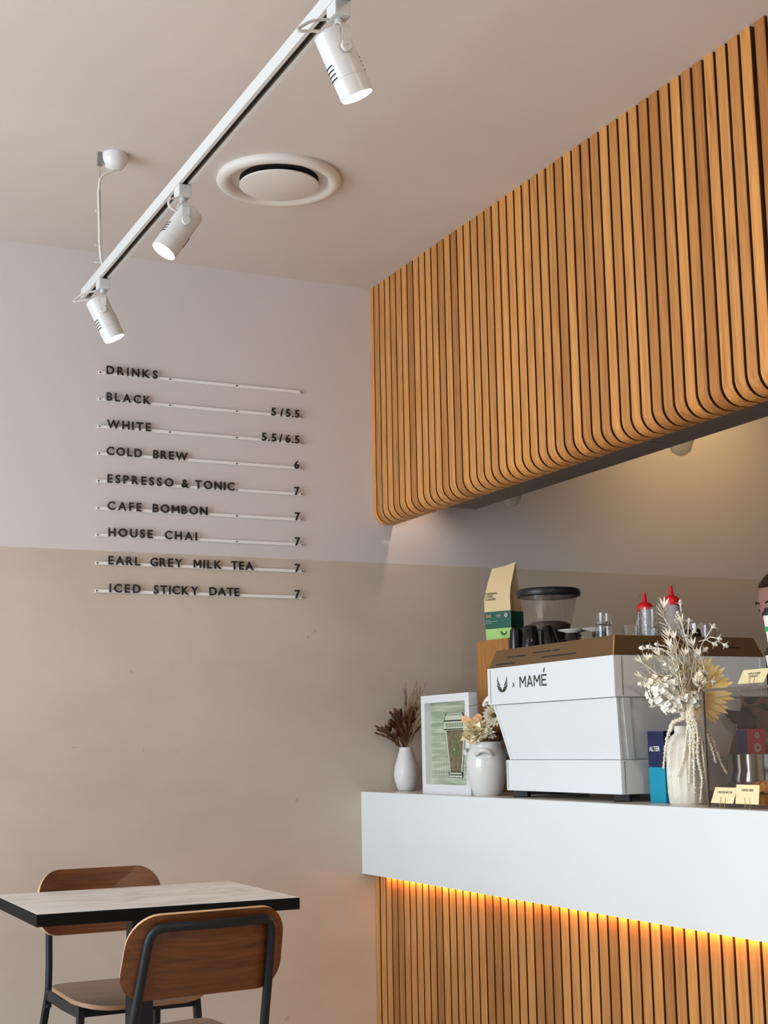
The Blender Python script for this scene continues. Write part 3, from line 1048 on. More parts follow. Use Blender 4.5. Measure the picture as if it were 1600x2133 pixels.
def chair(label, loc, rz):
    t = thing('dining_chair', label, 'chair', loc, 'plywood chairs at the marble table', rz)
    SZ = 0.468          # seat height
    BZM, BH_ = 0.7025, 0.192
    BY, LEAN = -0.235, 0.30

    def bf(x, y):
        k = 1 - 0.30 * y
        return Vector((x * k, BY - LEAN * y + 0.85 * x * x, BZM + y - 0.10 * x * x))

    def bn(x, y):
        return Vector((-1.7 * x, 1.0, LEAN)).normalized()
    grid_panel(0.398, BH_, 0.066, 0, 0, bf, 0.011, [M['ply_face'], M['ply_edge']], 'backrest', t, bn)

    # seat: rounded, dished, front edge rolled
    def sf(x, y):
        return Vector((x * (1 + 0.16 * y), y + 0.062, SZ - 0.006 + 0.18 * x * x - max(0, y - 0.12) ** 2 * 1.2))

    def sn(x, y):
        return Vector((-0.36 * x, 0, 1)).normalized()
    grid_panel(0.385, 0.415, 0.095, 0, 0, sf, 0.012, [M['seat_ply'], M['seat_edge']], 'seat', t, sn)

    # rear posts and the hoop that carries the backrest, one bent bar
    def hy(x, z):
        return BY - LEAN * (z - BZM) + 0.85 * x * x - 0.0185
    hoop = [(-0.172, -0.165, 0.40), (-0.168, hy(0.160, 0.52), 0.52), (-0.160, hy(0.156, 0.66), 0.66), (-0.155, hy(0.155, 0.735), 0.735), (-0.151, hy(0.151, 0.752), 0.752), (-0.142, hy(0.142, 0.764), 0.764), (-0.126, hy(0.126, 0.769), 0.769)]
    mid = [(x, hy(x, 0.769), 0.769) for x in (-0.084, -0.042, 0.0, 0.042, 0.084)]
    full = hoop + mid + [(-x, y, z) for x, y, z in reversed(hoop)]
    MB().tube(full, 0.0108, 10).build('back_frame', M['black_steel'], t, world=False, smooth=True)
    for sx in (-1, 1):
        MB().bar([(sx * 0.172, -0.160, 0.446), (sx * 0.177, -0.182, 0.37), (sx * 0.205, -0.275, 0.0)], 0.026, 0.018, (0, 1, 0)).build('leg', M['black_steel'], t, world=False, bevel=0.002)
        MB().bar([(sx * 0.172, 0.190, 0.444), (sx * 0.176, 0.198, 0.37), (sx * 0.205, 0.245, 0.0)], 0.026, 0.018, (0, 1, 0)).build('leg', M['black_steel'], t, world=False, bevel=0.002)
        MB().bar([(sx * 0.172, -0.175, 0.440), (sx * 0.172, 0.02, 0.436), (sx * 0.172, 0.200, 0.438)], 0.017, 0.032, (1, 0, 0)).build('seat_rail', M['black_steel'], t, world=False, bevel=0.002)
    MB().bar([(-0.170, -0.155, 0.440), (0.170, -0.155, 0.440)], 0.015, 0.024, (0, 1, 0)).build('cross_rail', M['black_steel'], t, world=False)
    MB().bar([(-0.170, 0.185, 0.436), (0.170, 0.185, 0.436)], 0.015, 0.024, (0, 1, 0)).build('cross_rail', M['black_steel'], t, world=False)
    return t


a_ = R(6)
chair('walnut plywood chair in front of the marble table, seen from behind', (1.094 - 0.235 * math.sin(a_), -1.767 + 0.235 * math.cos(a_), FZ), a_)
chair('walnut plywood chair between the table and the wall, facing the camera', (1.186, -0.427 - 0.235, FZ), R(180 + 2))

# ------------------------------------------------------------------ espresso machine
em = thing('espresso_machine', 'large white espresso machine with a bronze cup rail on the counter', 'coffee machine', (2.63, -1.28, CT))
MX0, MX1 = 2.335, 2.885
MY0, MY1 = -1.633, -0.912
MB().box(2.365, 2.86, -1.603, -0.965, 1.046, 1.1425).build('base_housing', M['machine'], em, bevel=0.004)
# seams of the base corner strips
for (x0, x1, y0, y1) in ((2.3642, 2.366, -0.979, -0.977), (2.378, 2.380, -1.6038, -1.602)):
    MB().box(x0, x1, y0, y1, 1.05, 1.139).build('panel_seam', M['case_frame'], em)
a4 = [(2.348, -1.622), (2.80, -1.622), (2.80, -0.932), (2.348, -0.932)]
b4 = [(2.376, -1.590), (2.76, -1.590), (2.76, -0.982), (2.376, -0.982)]
MB().loft([[Vector((x, y, 1.1435)) for x, y in b4], [Vector((x, y, 1.3185)) for x, y in a4]]).build('body_housing', M['machine'], em, bevel=0.003)
# raised corner posts of the tapering body
for (xa, ya, xb, yb) in ((2.3445, -0.9285, 2.3725, -0.9785), (2.3445, -1.6255, 2.3725, -1.5935)):
    sy = 1 if ya > -1.2 else -1
    lo = [Vector((xb, yb, 1.1435)), Vector((xb + 0.006, yb, 1.1435)), Vector((xb + 0.006, yb - sy * 0.012, 1.1435)), Vector((xb, yb - sy * 0.012, 1.1435))]
    hi = [Vector((xa, ya, 1.3185)), Vector((xa + 0.006, ya, 1.3185)), Vector((xa + 0.006, ya - sy * 0.012, 1.3185)), Vector((xa, ya - sy * 0.012, 1.3185))]
    MB().loft([lo, hi]).build('corner_post', M['machine'], em)
lo = [Vector(p) for p in ((2.400, -1.5935, 1.1435), (2.421, -1.5935, 1.1435), (2.421, -1.585, 1.1435), (2.400, -1.585, 1.1435))]
hi = [Vector(p) for p in ((2.366, -1.6258, 1.3185), (2.390, -1.6258, 1.3185), (2.390, -1.615, 1.3185), (2.366, -1.615, 1.3185))]
MB().loft([lo, hi]).build('corner_post', M['machine'], em)
MB().box(MX0, MX1, MY0, MY1, 1.3195, 1.4375).build('upper_housing', M['machine'], em, bevel=0.003)
MB().box(MX0 - 0.0008, MX0 + 0.002, -0.9335, -0.9315, 1.323, 1.434).build('panel_seam', M['case_frame'], em)
MB().box(2.362, 2.364, MY0 - 0.0008, MY0 + 0.002, 1.323, 1.434).build('panel_seam', M['case_frame'], em)
MB().box(2.860, 2.868, MY0 - 0.0015, MY0 + 0.002, 1.323, 1.434).build('side_trim', M['frame'], em)
# bronze rail: four sloping boards around the cup tray
zr0, zr1, s_ = 1.4385, 1.496, 0.024
lo = [(MX0 + 0.004, MY0 + 0.004), (MX1 - 0.004, MY0 + 0.004), (MX1 - 0.004, MY1 - 0.004), (MX0 + 0.004, MY1 - 0.004)]
hi = [(MX0 + s_, MY0 + s_), (MX1 - s_, MY0 + s_), (MX1 - s_, MY1 - s_), (MX0 + s_, MY1 - s_)]
li = [(MX0 + 0.010, MY0 + 0.010), (MX1 - 0.010, MY0 + 0.010), (MX1 - 0.010, MY1 - 0.010), (MX0 + 0.010, MY1 - 0.010)]
hi2 = [(MX0 + s_ + 0.005, MY0 + s_ + 0.005), (MX1 - s_ - 0.005, MY0 + s_ + 0.005), (MX1 - s_ - 0.005, MY1 - s_ - 0.005), (MX0 + s_ + 0.005, MY1 - s_ - 0.005)]
for i in range(4):
    j = (i + 1) % 4
    vs = [Vector((*lo[i], zr0)), Vector((*lo[j], zr0)), Vector((*li[j], zr0)), Vector((*li[i], zr0)),
          Vector((*hi[i], zr1)), Vector((*hi[j], zr1)), Vector((*hi2[j], zr1)), Vector((*hi2[i], zr1))]
    MB().add(vs, [(0, 3, 2, 1), (4, 5, 6, 7), (0, 1, 5, 4), (1, 2, 6, 5), (2, 3, 7, 6), (3, 0, 4, 7)]).build('cup_rail', M['machine_top'], em)
MB().tube([(lo[0][0] - 0.0005, lo[0][1] - 0.0005, zr0), (hi[0][0] - 0.0005, hi[0][1] - 0.0005, zr1)], 0.0022, 6).build('corner_highlight', M['edge_highlight'], em)  # golden highlight on the rail's corner, painted as a thin bright strip
MB().box(MX0 + 0.012, MX1 - 0.012, MY0 + 0.012, MY1 - 0.012, 1.4385, 1.447).build('cup_tray', M['rubber'], em)


def on_rail(y, v):
    """point on the sloping -X board; v 0 bottom .. 1 top"""
    return Vector((MX0 + 0.004 + (s_ - 0.004) * v - 0.0006, y, zr0 + (zr1 - zr0) * v))


for (ya, yb, v) in ((-0.957, -1.080, 0.17), (-1.020, -1.135, 0.52), (-1.175, -1.280, 0.60), (-1.292, -1.330, 0.60), (-1.235, -1.430, 0.30)):
    yy = sorted((ya, yb))
    pa, pb, pc, pd = on_rail(yy[0], v - 0.035), on_rail(yy[1], v - 0.035), on_rail(yy[1], v + 0.035), on_rail(yy[0], v + 0.035)
    off = Vector((0.003, 0, 0))
    MB().loft([[pa, pb, pc, pd], [pa + off, pb + off, pc + off, pd + off]]).build('rail_slot', M['slot'], em)
for (xa, xb, v) in ((2.44, 2.50, 0.60), (2.45, 2.50, 0.38), (2.76, 2.80, 0.45)):
    yv = MY0 + 0.004 + (s_ - 0.004) * v - 0.0006
    MB().box(xa, xb, yv - 0.0004, yv + 0.003, zr0 + 0.0575 * v - 0.0015, zr0 + 0.0575 * v + 0.0015).build('rail_slot', M['slot'], em)
for (x, y) in ((2.395, -1.01), (2.395, -1.565), (2.82, -1.01), (2.82, -1.565)):
    MB().lathe([(0.030, 0), (0.032, 0.003), (0.032, 0.021)], 4, (x, y, CT), tf=None, cap=True).build('foot', M['rubber'], em)
# logo and lettering on the front
GL = {
    'M': ([[(0.08, 0), (0.08, 1)], [(0.12, 0.98), (0.56, 0.38)], [(0.56, 0.38), (1.0, 0.98)], [(1.04, 1), (1.04, 0)]], 0.0384),
    'A': ([[(0.06, 0), (0.46, 1)], [(0.90, 0), (0.50, 1)], [(0.20, 0.30), (0.78, 0.30)]], 0.0333),
    'E': ([[(0.08, 0), (0.08, 1)], [(0.08, 0.065), (0.84, 0.065)], [(0.08, 0.52), (0.74, 0.52)], [(0.08, 0.935), (0.84, 0.935)], [(0.38, 1.20), (0.56, 1.56)]], 0.0294)}
yy_ = -1.116
for ch in 'MAME':
    st_, wd_ = GL[ch]
    o = place('lettering', stroke_mesh(st_, 0.0345, 0.160, 0.0008, M['print_dark']), em, world=False)
    o.matrix_local = Matrix.Translation(-root_loc(em)) @ Matrix.Translation((MX0 - 0.0004, yy_, 1.3675)) @ FACE_X
    yy_ -= wd_ + 0.0068
put_text('lettering', 'x', 0.020, Matrix.Translation((MX0 - 0.0004, -1.071, 1.372)) @ FACE_X, em, M['print_dark'], 0.0008, 0.0)
# winged emblem: a crescent with three feathers to each side
mb = MB()
cy, cz = -1.008, 1.3575


def em_poly(pts, sg):
    a = [Vector((MX0 - 0.0009, cy - sg * u, cz + w)) for u, w in pts]
    mb.loft([a, [p + Vector((0.0012, 0, 0)) for p in a]])


for sg in (-1, 1):
    em_poly([(0, 0), (0.010, 0.0005), (0.018, 0.004), (0.025, 0.010), (0.030, 0.018), (0.0325, 0.0265), (0.030, 0.0255), (0.022, 0.0205), (0.013, 0.0165), (0.009, 0.0155), (0.004, 0.009), (0, 0.0065)], sg)
    em_poly([(0.011, 0.0190), (0.0125, 0.0185), (0.024, 0.0245), (0.033, 0.0300), (0.0328, 0.0325), (0.022, 0.0285), (0.014, 0.0245)], sg)
    em_poly([(0.0165, 0.0275), (0.0185, 0.0280), (0.027, 0.0330), (0.0328, 0.0365), (0.0322, 0.0390), (0.025, 0.0360), (0.019, 0.0320)], sg)
    em_poly([(0.0225, 0.0360), (0.027, 0.0385), (0.0318, 0.0415), (0.0312, 0.0440), (0.027, 0.0420)], sg)
    em_poly([(0.0265, 0.0440), (0.0308, 0.0460), (0.0300, 0.0500), (0.0285, 0.0480)], sg)
mb.build('emblem', M['print_dark'], em, label='dark winged emblem')
# lever and steam pipe on the working side
MB().loft([[Vector(p) for p in ((2.700, -1.666, 1.280), (2.704, -1.666, 1.276), (2.704, -1.640, 1.276), (2.700, -1.640, 1.280))],
           [Vector(p) for p in ((2.735, -1.668, 1.277), (2.745, -1.668, 1.242), (2.745, -1.636, 1.242), (2.735, -1.636, 1.277))],
           [Vector(p) for p in ((2.812, -1.668, 1.262), (2.795, -1.668, 1.232), (2.795, -1.636, 1.232), (2.812, -1.636, 1.262))]]).build('handle', M['rubber'], em, label='black handle on the side of the machine')
MB().tube([(2.763, -1.655, 1.3215), (2.766, -1.657, 1.305), (2.775, -1.66, 1.294), (2.795, -1.66, 1.291), (2.825, -1.66, 1.294)], 0.005, 8).build('steam_pipe', M['machine_top'], em, smooth=True)
MB().tube([(2.825, -1.66, 1.294), (2.84, -1.66, 1.292), (2.858, -1.66, 1.281)], [0.006, 0.009, 0.007], 10).build('pipe_grip', M['rubber'], em, smooth=True)

# ------------------------------------------------------------------ wooden box, coffee bag, grinder
MB_box = thing('wooden_box', 'tall plain wooden box standing behind the espresso machine', 'box', (2.75, -0.47, CT))
rz = Matrix.Translation((2.60, -0.376, 0)) @ Matrix.Rotation(R(8), 4, 'Z')
MB().box(0, 0.30, -0.187, 0.0, CT, 1.5715, tf=rz).build('carcass', M['box_wood'], MB_box, bevel=0.002)
MB().box(0.012, 0.29, -0.1885, -0.1872, CT + 0.012, 1.560, tf=rz).build('side_panel', M['box_wood'], MB_box)

bag = thing('coffee_bag', 'kraft coffee bag with green and lime bands on the wooden box', 'coffee bag', (2.70, -0.44, 1.5715))
btf = Matrix.Translation((2.622, -0.412, 1.5718)) @ Matrix.Rotation(R(-66), 4, 'Z')    # local x runs along the printed face
BW, BD, BH = 0.112, 0.080, 0.268


def bag_ring(z):
    """outline of the side-fold bag at height z"""
    t = z / BH
    w = BW * (1.0 + 0.06 * math.sin(PI * min(1, t * 1.3)) - 0.0 * t)
    x0, x1 = -0.006 * math.sin(PI * t), w - 0.006 * math.sin(PI * t)
    if t > 0.55:
        x0 += 0.020 * (t - 0.55) / 0.45
        x1 += 0.016 * ((t - 0.55) / 0.45) ** 1.3
    dpt = BD * (1 if t < 0.55 else 1 - 0.97 * ((t - 0.55) / 0.45) ** 1.2)
    back = dpt
    fr = 0.0 + (0.020 * ((t - 0.55) / 0.45) ** 1.6 if t > 0.55 else 0)
    g = 0.010 + (0.016 * (t - 0.5) if t > 0.5 else 0)        # side gusset fold
    return [(x0, fr), ((x0 + x1) / 2, fr - 0.004 * math.sin(PI * t)), (x1, fr), (x1 - g, fr + back / 2), (x1, fr + back), ((x0 + x1) / 2, fr + back), (x0, fr + back), (x0 + g, fr + back / 2)]


def bag_part(z0, z1, n, name, m, top=False):
    rings = []
    for i in range(n + 1):
        z = z0 + (z1 - z0) * i / n
        zz = z
        ring = []
        for k, (x, y) in enumerate(bag_ring(z)):
            dz = 0
            if z > 0.22:
                dz = 0.012 * (x / BW) * ((z - 0.22) / 0.048)
                dz -= 0.004 * math.sin(PI * x / BW) * ((z - 0.22) / 0.048)
            ring.append(btf @ Vector((x, y, zz + dz)))
        rings.append(ring)
    return MB().loft(rings, cap=True).build(name, m, bag, smooth=25)


bag_part(0.0, 0.042, 2, 'lime_band', M['lime'])
bag_part(0.0421, 0.105, 4, 'green_band', M['deep_green'])
bag_part(0.1051, BH, 14, 'paper_bag', M['kraft'])
for i, (s, hh, zz, mm, xx) in enumerate((('VENEZIANO', 0.0075, 0.168, M['print_dark'], 0.008), ('COFFEE', 0.0075, 0.1575, M['print_dark'], 0.008), ('ROASTERS', 0.0075, 0.147, M['print_dark'], 0.008),
                                         ('SINGLE', 0.0058, 0.0895, M['kraft'], 0.008), ('ORIGIN', 0.0058, 0.083, M['kraft'], 0.008), ('ORGANIC', 0.004, 0.088, M['pale_print'], 0.055), ('FAIRTRADE', 0.003, 0.0825, M['pale_print'], 0.055),
                                         ('ROASTED IN', 0.0028, 0.073, M['pale_print'], 0.008), ('SINGLE ORIGIN COFFEE BLEND', 0.0028, 0.067, M['pale_print'], 0.008), ('WHOLE BEANS', 0.0028, 0.061, M['pale_print'], 0.008))):
    tf = btf @ Matrix.Translation((xx - 0.005, -0.0052, zz)) @ FACE_Y
    put_text('lettering', s, hh, tf, bag, mm, 0.0006, 0.003 if i < 3 else 0.0, 0.9)
tfd = btf @ Matrix.Translation((0.095, -0.005, 0.088)) @ FACE_Y
MB().lathe([(0.0035, 0), (0.0072, 0), (0.0072, 0.0008), (0.0035, 0.0008)], 18, tf=tfd).build('round_mark', M['pale_print'], bag)
pts = [btf @ Vector((0.082 + 0.012 * math.cos(R(a)), -0.0045, 0.030 + 0.012 * math.sin(R(a)))) for a in range(170, 361, 19)]
MB().tube(pts, [0.001, 0.0016, 0.002, 0.0024, 0.0026, 0.0026, 0.0022, 0.002, 0.0016, 0.0012, 0.001], 5).build('emblem', M['deep_green'], bag)

gr = thing('coffee_grinder', 'coffee grinder with a big clear bean hopper and black lid', 'coffee grinder', (2.655, -0.795, CT))
gc = (2.655, -0.795, 0)
MB().box(2.575, 2.735, -0.885, -0.70, CT + 0.0, 1.50).build('grinder_body', M['black_plastic'], gr, bevel=0.012)
MB().lathe([(0.055, 1.50), (0.060, 1.505), (0.060, 1.55), (0.066, 1.575)], 32, gc, cap=True).build('hopper_collar', M['black_plastic'], gr, smooth=True)
MB().lathe([(0.066, 1.576), (0.072, 1.582), (0.082, 1.62), (0.092, 1.66), (0.0995, 1.700)], 48, gc).build('hopper', M['hopper'], gr, smooth=True, label='clear smoky hopper of the grinder')
MB().lathe([(0.001, 1.579), (0.070, 1.583), (0.0745, 1.598), (0.060, 1.608), (0.03, 1.611), (0.001, 1.609)], 32, gc).build('coffee_beans', M['beans'], gr, kind='stuff')
MB().lathe([(0.102, 1.694), (0.110, 1.697), (0.1125, 1.704), (0.1125, 1.714), (0.108, 1.721), (0.05, 1.727), (0.001, 1.728)], 56, gc).lathe([(0.102, 1.694), (0.10, 1.699), (0.001, 1.699)], 56, gc).build('hopper_lid', M['black_plastic'], gr, smooth=40)
TZ = 1.447    # tray of the machine

# ------------------------------------------------------------------ cups, glasses and bottles on the machine


def cup(loc, h, r0, r1, tilt, tdir, label, handle=None, inner=True):
    t = thing('espresso_cup', label, 'cup', loc, 'black cups on the espresso machine')
    tf = Matrix.Translation((0, 0, 0)) @ Matrix.Rotation(tilt, 4, Vector(tdir))
    pr = [(0.001, h), (r1 - 0.004, h), (r1, h - 0.004), ((r0 + r1) / 2 + 0.001, h * 0.5), (r0, 0.0), (r0 - 0.003, 0.0), ((r0 + r1) / 2 - 0.003, h * 0.5), (r1 - 0.006, h - 0.006), (0.001, h - 0.006)]
    MB().lathe(pr, 28, tf=tf).build('cup_body', M['black_gloss'], t, smooth=True, world=False)
    if handle is not None:
        hz = Matrix.Rotation(handle, 4, 'Z')
        pts = [tf @ hz @ Vector((r0 * 0.90, 0, h * 0.25)), tf @ hz @ Vector((r0 + 0.018, 0, h * 0.28)), tf @ hz @ Vector((r0 + 0.022, 0, h * 0.5)), tf @ hz @ Vector((r0 + 0.012, 0, h * 0.72)), tf @ hz @ Vector((r1 - 0.003, 0, h * 0.74))]
        MB().tube(pts, 0.0035, 8).build('handle', M['black_gloss'], t, smooth=True, world=False)
    return t


cup((2.405, -0.988, TZ), 0.118, 0.027, 0.020, 0, (1, 0, 0), 'leftmost black cup upturned on the machine, in front of the lime band')
cup((2.420, -1.052, TZ), 0.122, 0.033, 0.023, 0, (1, 0, 0), 'second black cup from the left, upturned on the machine')
cup((2.470, -1.100, TZ + 0.016), 0.105, 0.030, 0.022, R(-16), (1, 0, 0), 'black cup leaning away behind the second cup from the left')
cup((2.405, -1.165, TZ + 0.001), 0.052, 0.038, 0.024, 0, (1, 0, 0), 'low wide black cup with a handle in the middle of the cup rail', R(-60))
cup((2.465, -1.228, TZ), 0.085, 0.034, 0.022, 0, (1, 0, 0), 'black cup below the left pale saucer', R(200))
cup((2.425, -1.300, TZ), 0.078, 0.036, 0.022, 0, (1, 0, 0), 'black cup between the pale saucers and the small glass', R(160))
cup((2.475, -1.365, TZ), 0.080, 0.034, 0.022, 0, (1, 0, 0), 'rightmost of the black cups, beside the small low glass')
for (x, y, z, ti, lab, dr) in ((2.52, -1.150, TZ + 0.0925, 0, 'pale saucer below the hopper of the grinder', (0, 1, 0)), (2.466, -1.232, TZ + 0.0855, 0.0, 'pale saucer lying on a black cup', (1, 0, 0)), (2.478, -1.352, TZ + 0.0805, 0.0, 'pale saucer lying on the rightmost black cup', (1, 0, 0))):
    tf = Matrix.Translation((x, y, z)) @ Matrix.Rotation(ti, 4, Vector(dr))
    o = MB().lathe([(0.001, 0), (0.022, 0), (0.024, 0.002), (0.046, 0.0085), (0.0475, 0.0105), (0.044, 0.0105), (0.024, 0.004), (0.001, 0.004)], 36, tf=tf).build('saucer', M['saucer'], smooth=True)
    recenter(o, (x, y, z))
    tag(o, lab, 'saucer', 'pale saucers among the cups')
cup((2.52, -1.150, TZ), 0.092, 0.034, 0.023, 0, (1, 0, 0), 'black cup under the saucer below the grinder hopper', R(-100))


def tumbler(name, label, loc, h, r0, r1, ribs=0, seg=32, wall=0.0025, group='clear glasses on the espresso machine'):
    pr = [(0.001, 0.0), (r0 - 0.002, 0.0), (r0, 0.002)]
    n = 18 if ribs else 6
    for i in range(1, n):
        t = i / n
        r = r0 + (r1 - r0) * t + (0.0016 * math.sin(2 * PI * ribs * t) if ribs else 0)
        pr.append((r, h * t))
    pr += [(r1, h), (r1 - wall, h)]
    for i in range(n - 1, 0, -1):
        t = i / n
        pr.append((r0 + (r1 - r0) * t - wall, max(0.009, h * t)))
    pr.append((0.001, 0.009))
    o = MB().lathe(pr, seg, loc).build(name, M['glass'], smooth=(False if seg < 12 else True))
    recenter(o, loc)
    return tag(o, label, 'glass', group)


tumbler('tumbler', 'lower of two stacked clear tumblers at the corner of the machine', (2.425, -1.462, TZ), 0.088, 0.031, 0.025)
tumbler('tumbler', 'upper of two stacked clear tumblers at the corner of the machine', (2.425, -1.462, TZ + 0.091), 0.036, 0.024, 0.0225)
tumbler('shot_glass', 'small low faceted glass between the black cups and the tumblers', (2.400, -1.405, TZ), 0.060, 0.016, 0.022, seg=10)
tumbler('shot_glass', 'short faceted glass just right of the stacked tumblers', (2.470, -1.535, TZ), 0.085, 0.020, 0.026, seg=10)
tumbler('shot_glass', 'short faceted glass left of the ribbed tall glass', (2.495, -1.580, TZ), 0.072, 0.018, 0.0235, seg=10)
tumbler('ribbed_glass', 'tall ribbed clear glass in front of the left squeeze bottle', (2.585, -1.468, TZ), 0.146, 0.0295, 0.0285, ribs=6)
tumbler('storage_jar', 'wide clear jar on the machine, behind the bouquet', (2.73, -1.525, TZ), 0.095, 0.045, 0.046)
cup((2.665, -1.575, TZ), 0.075, 0.030, 0.022, 0, (1, 0, 0), 'black cup hidden behind the bouquet, beside the wide clear jar')

for (loc, lab) in (((2.655, -1.355, TZ), 'left squeeze bottle with a red nozzle, behind the ribbed glass'), ((2.665, -1.478, TZ + 0.0), 'right squeeze bottle with a red nozzle, behind the bouquet')):
    k = 1.0
    t = thing('squeeze_bottle', lab, 'squeeze bottle', loc, 'red capped squeeze bottles')
    if lab[0] == 'r':
        k = 1.06
    MB().lathe([(0.001, 0), (0.031, 0), (0.034, 0.004), (0.035, 0.075 * k), (0.033, 0.100 * k), (0.026, 0.125 * k), (0.0225, 0.140 * k), (0.0225, 0.150 * k), (0.001, 0.150 * k)], 32).build('bottle_body', M['milky'], t, smooth=True, world=False)
    z0 = 0.146 * k
    MB().lathe([(0.0240, z0), (0.0250, z0 + 0.004), (0.0245, z0 + 0.018), (0.018, z0 + 0.026), (0.010, z0 + 0.029), (0.0075, z0 + 0.032), (0.0045, z0 + 0.060), (0.001, z0 + 0.060)], 28).build('nozzle_cap', M['red_plastic'], t, smooth=True, world=False)

# ------------------------------------------------------------------ narrow vase with dried leaves (by the wall)
VL = (2.447, -0.078, CT)
o = MB().lathe([(0.001, 0), (0.028, 0.0), (0.034, 0.004), (0.0445, 0.035), (0.0485, 0.060), (0.045, 0.090), (0.033, 0.128), (0.0265, 0.152), (0.0252, 0.163), (0.0225, 0.163), (0.024, 0.150), (0.001, 0.130)], 48, VL).build('bud_vase', M['ceramic'], smooth=True)
recenter(o, VL)
tag(o, 'white teardrop vase beside the wall, holding dried brown leaves', 'vase')


def view_axes(c):
    """right and towards-camera unit vectors of a bunch placed at c"""
    d = Vector((c[0], c[1] + 5.0, 0)).normalized()
    return Vector((d.y, -d.x, 0)), -d


def bez(p0, p1, p2, n=8):
    return [p0 * (1 - t) ** 2 + p1 * 2 * t * (1 - t) + p2 * t * t for t in (i / n for i in range(n + 1))]


dl = thing('dried_bouquet', 'brown dried leaves and grasses in the teardrop vase', 'dried flowers', (VL[0], VL[1], CT + 0.14))
ER, ET = view_axes(VL)
V0 = Vector((VL[0], VL[1], CT + 0.15))
rg = random.Random(3)


def keep(p, ymax=-0.006):
    p = Vector(p)
    if p.y > ymax:
        p.y = ymax
    return p


heads = [(-0.048, 0.085), (-0.030, 0.118), (-0.070, 0.075), (-0.012, 0.10), (0.018, 0.10), (-0.040, 0.05)]
for hi_, (u, w) in enumerate(heads):
    tip = keep(V0 + ER * u * 0.8 + Vector((0, 0, w)) + ET * (0.01 + 0.01 * rg.random()), -0.02)
    mb = MB()
    st = bez(V0 - Vector((0, 0, 0.06)), V0 + Vector((0, 0, w * 0.5)), tip, 6)
    mb.tube(st, 0.0015, 5)
    ax = (tip - V0).normalized()
    for k in range(12):
        a = rg.random() * 6.28
        o1 = ax.orthogonal().normalized()
        o2 = ax.cross(o1)
        dd = (ax * (0.45 + 0.7 * rg.random()) + (o1 * math.cos(a) + o2 * math.sin(a)) * (0.75)).normalized()
        if tip.y + dd.y * 0.045 > -0.006:
            dd.y = -abs(dd.y)
        mb.leaf(tip, dd, -ax, 0.032 + 0.014 * rg.random(), 0.010, -0.15)
    mb.build('leaf_rosette', M['f_brown'], dl)
mb = MB()
for k in range(22):
    u = -0.125 + 0.0 * k if k < 3 else rg.uniform(-0.05, 0.055)
    w = [0.086, 0.072, 0.060][k] if k < 3 else rg.uniform(0.06, 0.15)
    if k < 3:
        u = (-0.098, -0.088, -0.094)[k]
    tip = keep(V0 + ER * u + Vector((0, 0, w)) + ET * rg.uniform(0.0, 0.035), -0.008)
    st = bez(V0 - Vector((0, 0, 0.04)), V0 + Vector((0, 0, w * 0.6)) + ER * u * 0.2, tip, 7)
    mb.tube(st, 0.0013, 5)
    for j in range(3, 8):
        dd = (st[j] - st[j - 1]).normalized()
        for q in range(2):
            s2 = (dd + ER * rg.uniform(-0.5, 0.5) + ET * rg.uniform(0, 0.5)).normalized()
            mb.leaf(st[j], s2, ET, 0.030, 0.0065, 0.1)
mb.build('leaf_stems', M['f_brown'], dl, kind='stuff')
mb = MB()
for k in range(34):
    u = rg.uniform(-0.01, 0.075)
    w = rg.uniform(0.10, 0.245) if u > 0.0 else rg.uniform(0.08, 0.16)
    tip = keep(V0 + ER * u + Vector((0, 0, w)) + ET * rg.uniform(0.0, 0.03), -0.008)
    st = bez(V0 - Vector((0, 0, 0.03)), V0 + Vector((0, 0, w * 0.65)) + ER * u * 0.25, tip, 8)
    mb.tube(st, [0.0014] * 5 + [0.0012, 0.001, 0.0008, 0.0004], 4)
    for j in range(3, 9):
        dd = (st[j] - st[j - 1]).normalized()
        mb.leaf(st[j], (dd + ER * rg.uniform(-0.22, 0.22)).normalized(), ET, 0.034, 0.0034, 0.08)
mb.build('grass_plumes', M['f_tan'], dl, kind='stuff')

# ------------------------------------------------------------------ shadow box frame
fr = thing('picture_frame', 'white box frame with a green cup artwork, standing on the counter', 'picture frame', (2.387, -0.536, CT))
FX, FY0, FY1, FZ0, FZ1 = 2.372, -0.715, -0.357, CT, 1.370
D2 = FX + 0.032
for nm, bx in (('frame_side', (FY0, FY0 + 0.028, FZ0, FZ1)), ('frame_side', (FY1 - 0.027, FY1, FZ0, FZ1)), ('frame_rail', (FY0 + 0.028, FY1 - 0.027, FZ1 - 0.027, FZ1)), ('frame_rail', (FY0 + 0.028, FY1 - 0.027, FZ0, FZ0 + 0.032))):
    MB().box(FX, D2, bx[0], bx[1], bx[2], bx[3]).build(nm, M['frame'], fr)
art = MB().box(D2 - 0.006, D2 - 0.002, FY0 + 0.028, FY1 - 0.027, FZ0 + 0.032, FZ1 - 0.027).build('artwork', M['art_paper'], fr)
# the printed takeaway cup: layered flat print, y runs to the left of the viewer
AX = D2 - 0.006


def flat(name, pts, layer, m, par):
    x = AX - 0.0005 * layer
    a = [Vector((x, y, z)) for y, z in pts]
    b = [Vector((x + 0.0004, y, z)) for y, z in pts]
    return MB().loft([a, b]).build(name, m, par, world=True)


# centre line of the cup print
yc = -0.565


def trap(w0, z0, w1, z1):
    return [(yc - w0, z0), (yc + w0, z0), (yc + w1, z1), (yc - w1, z1)]


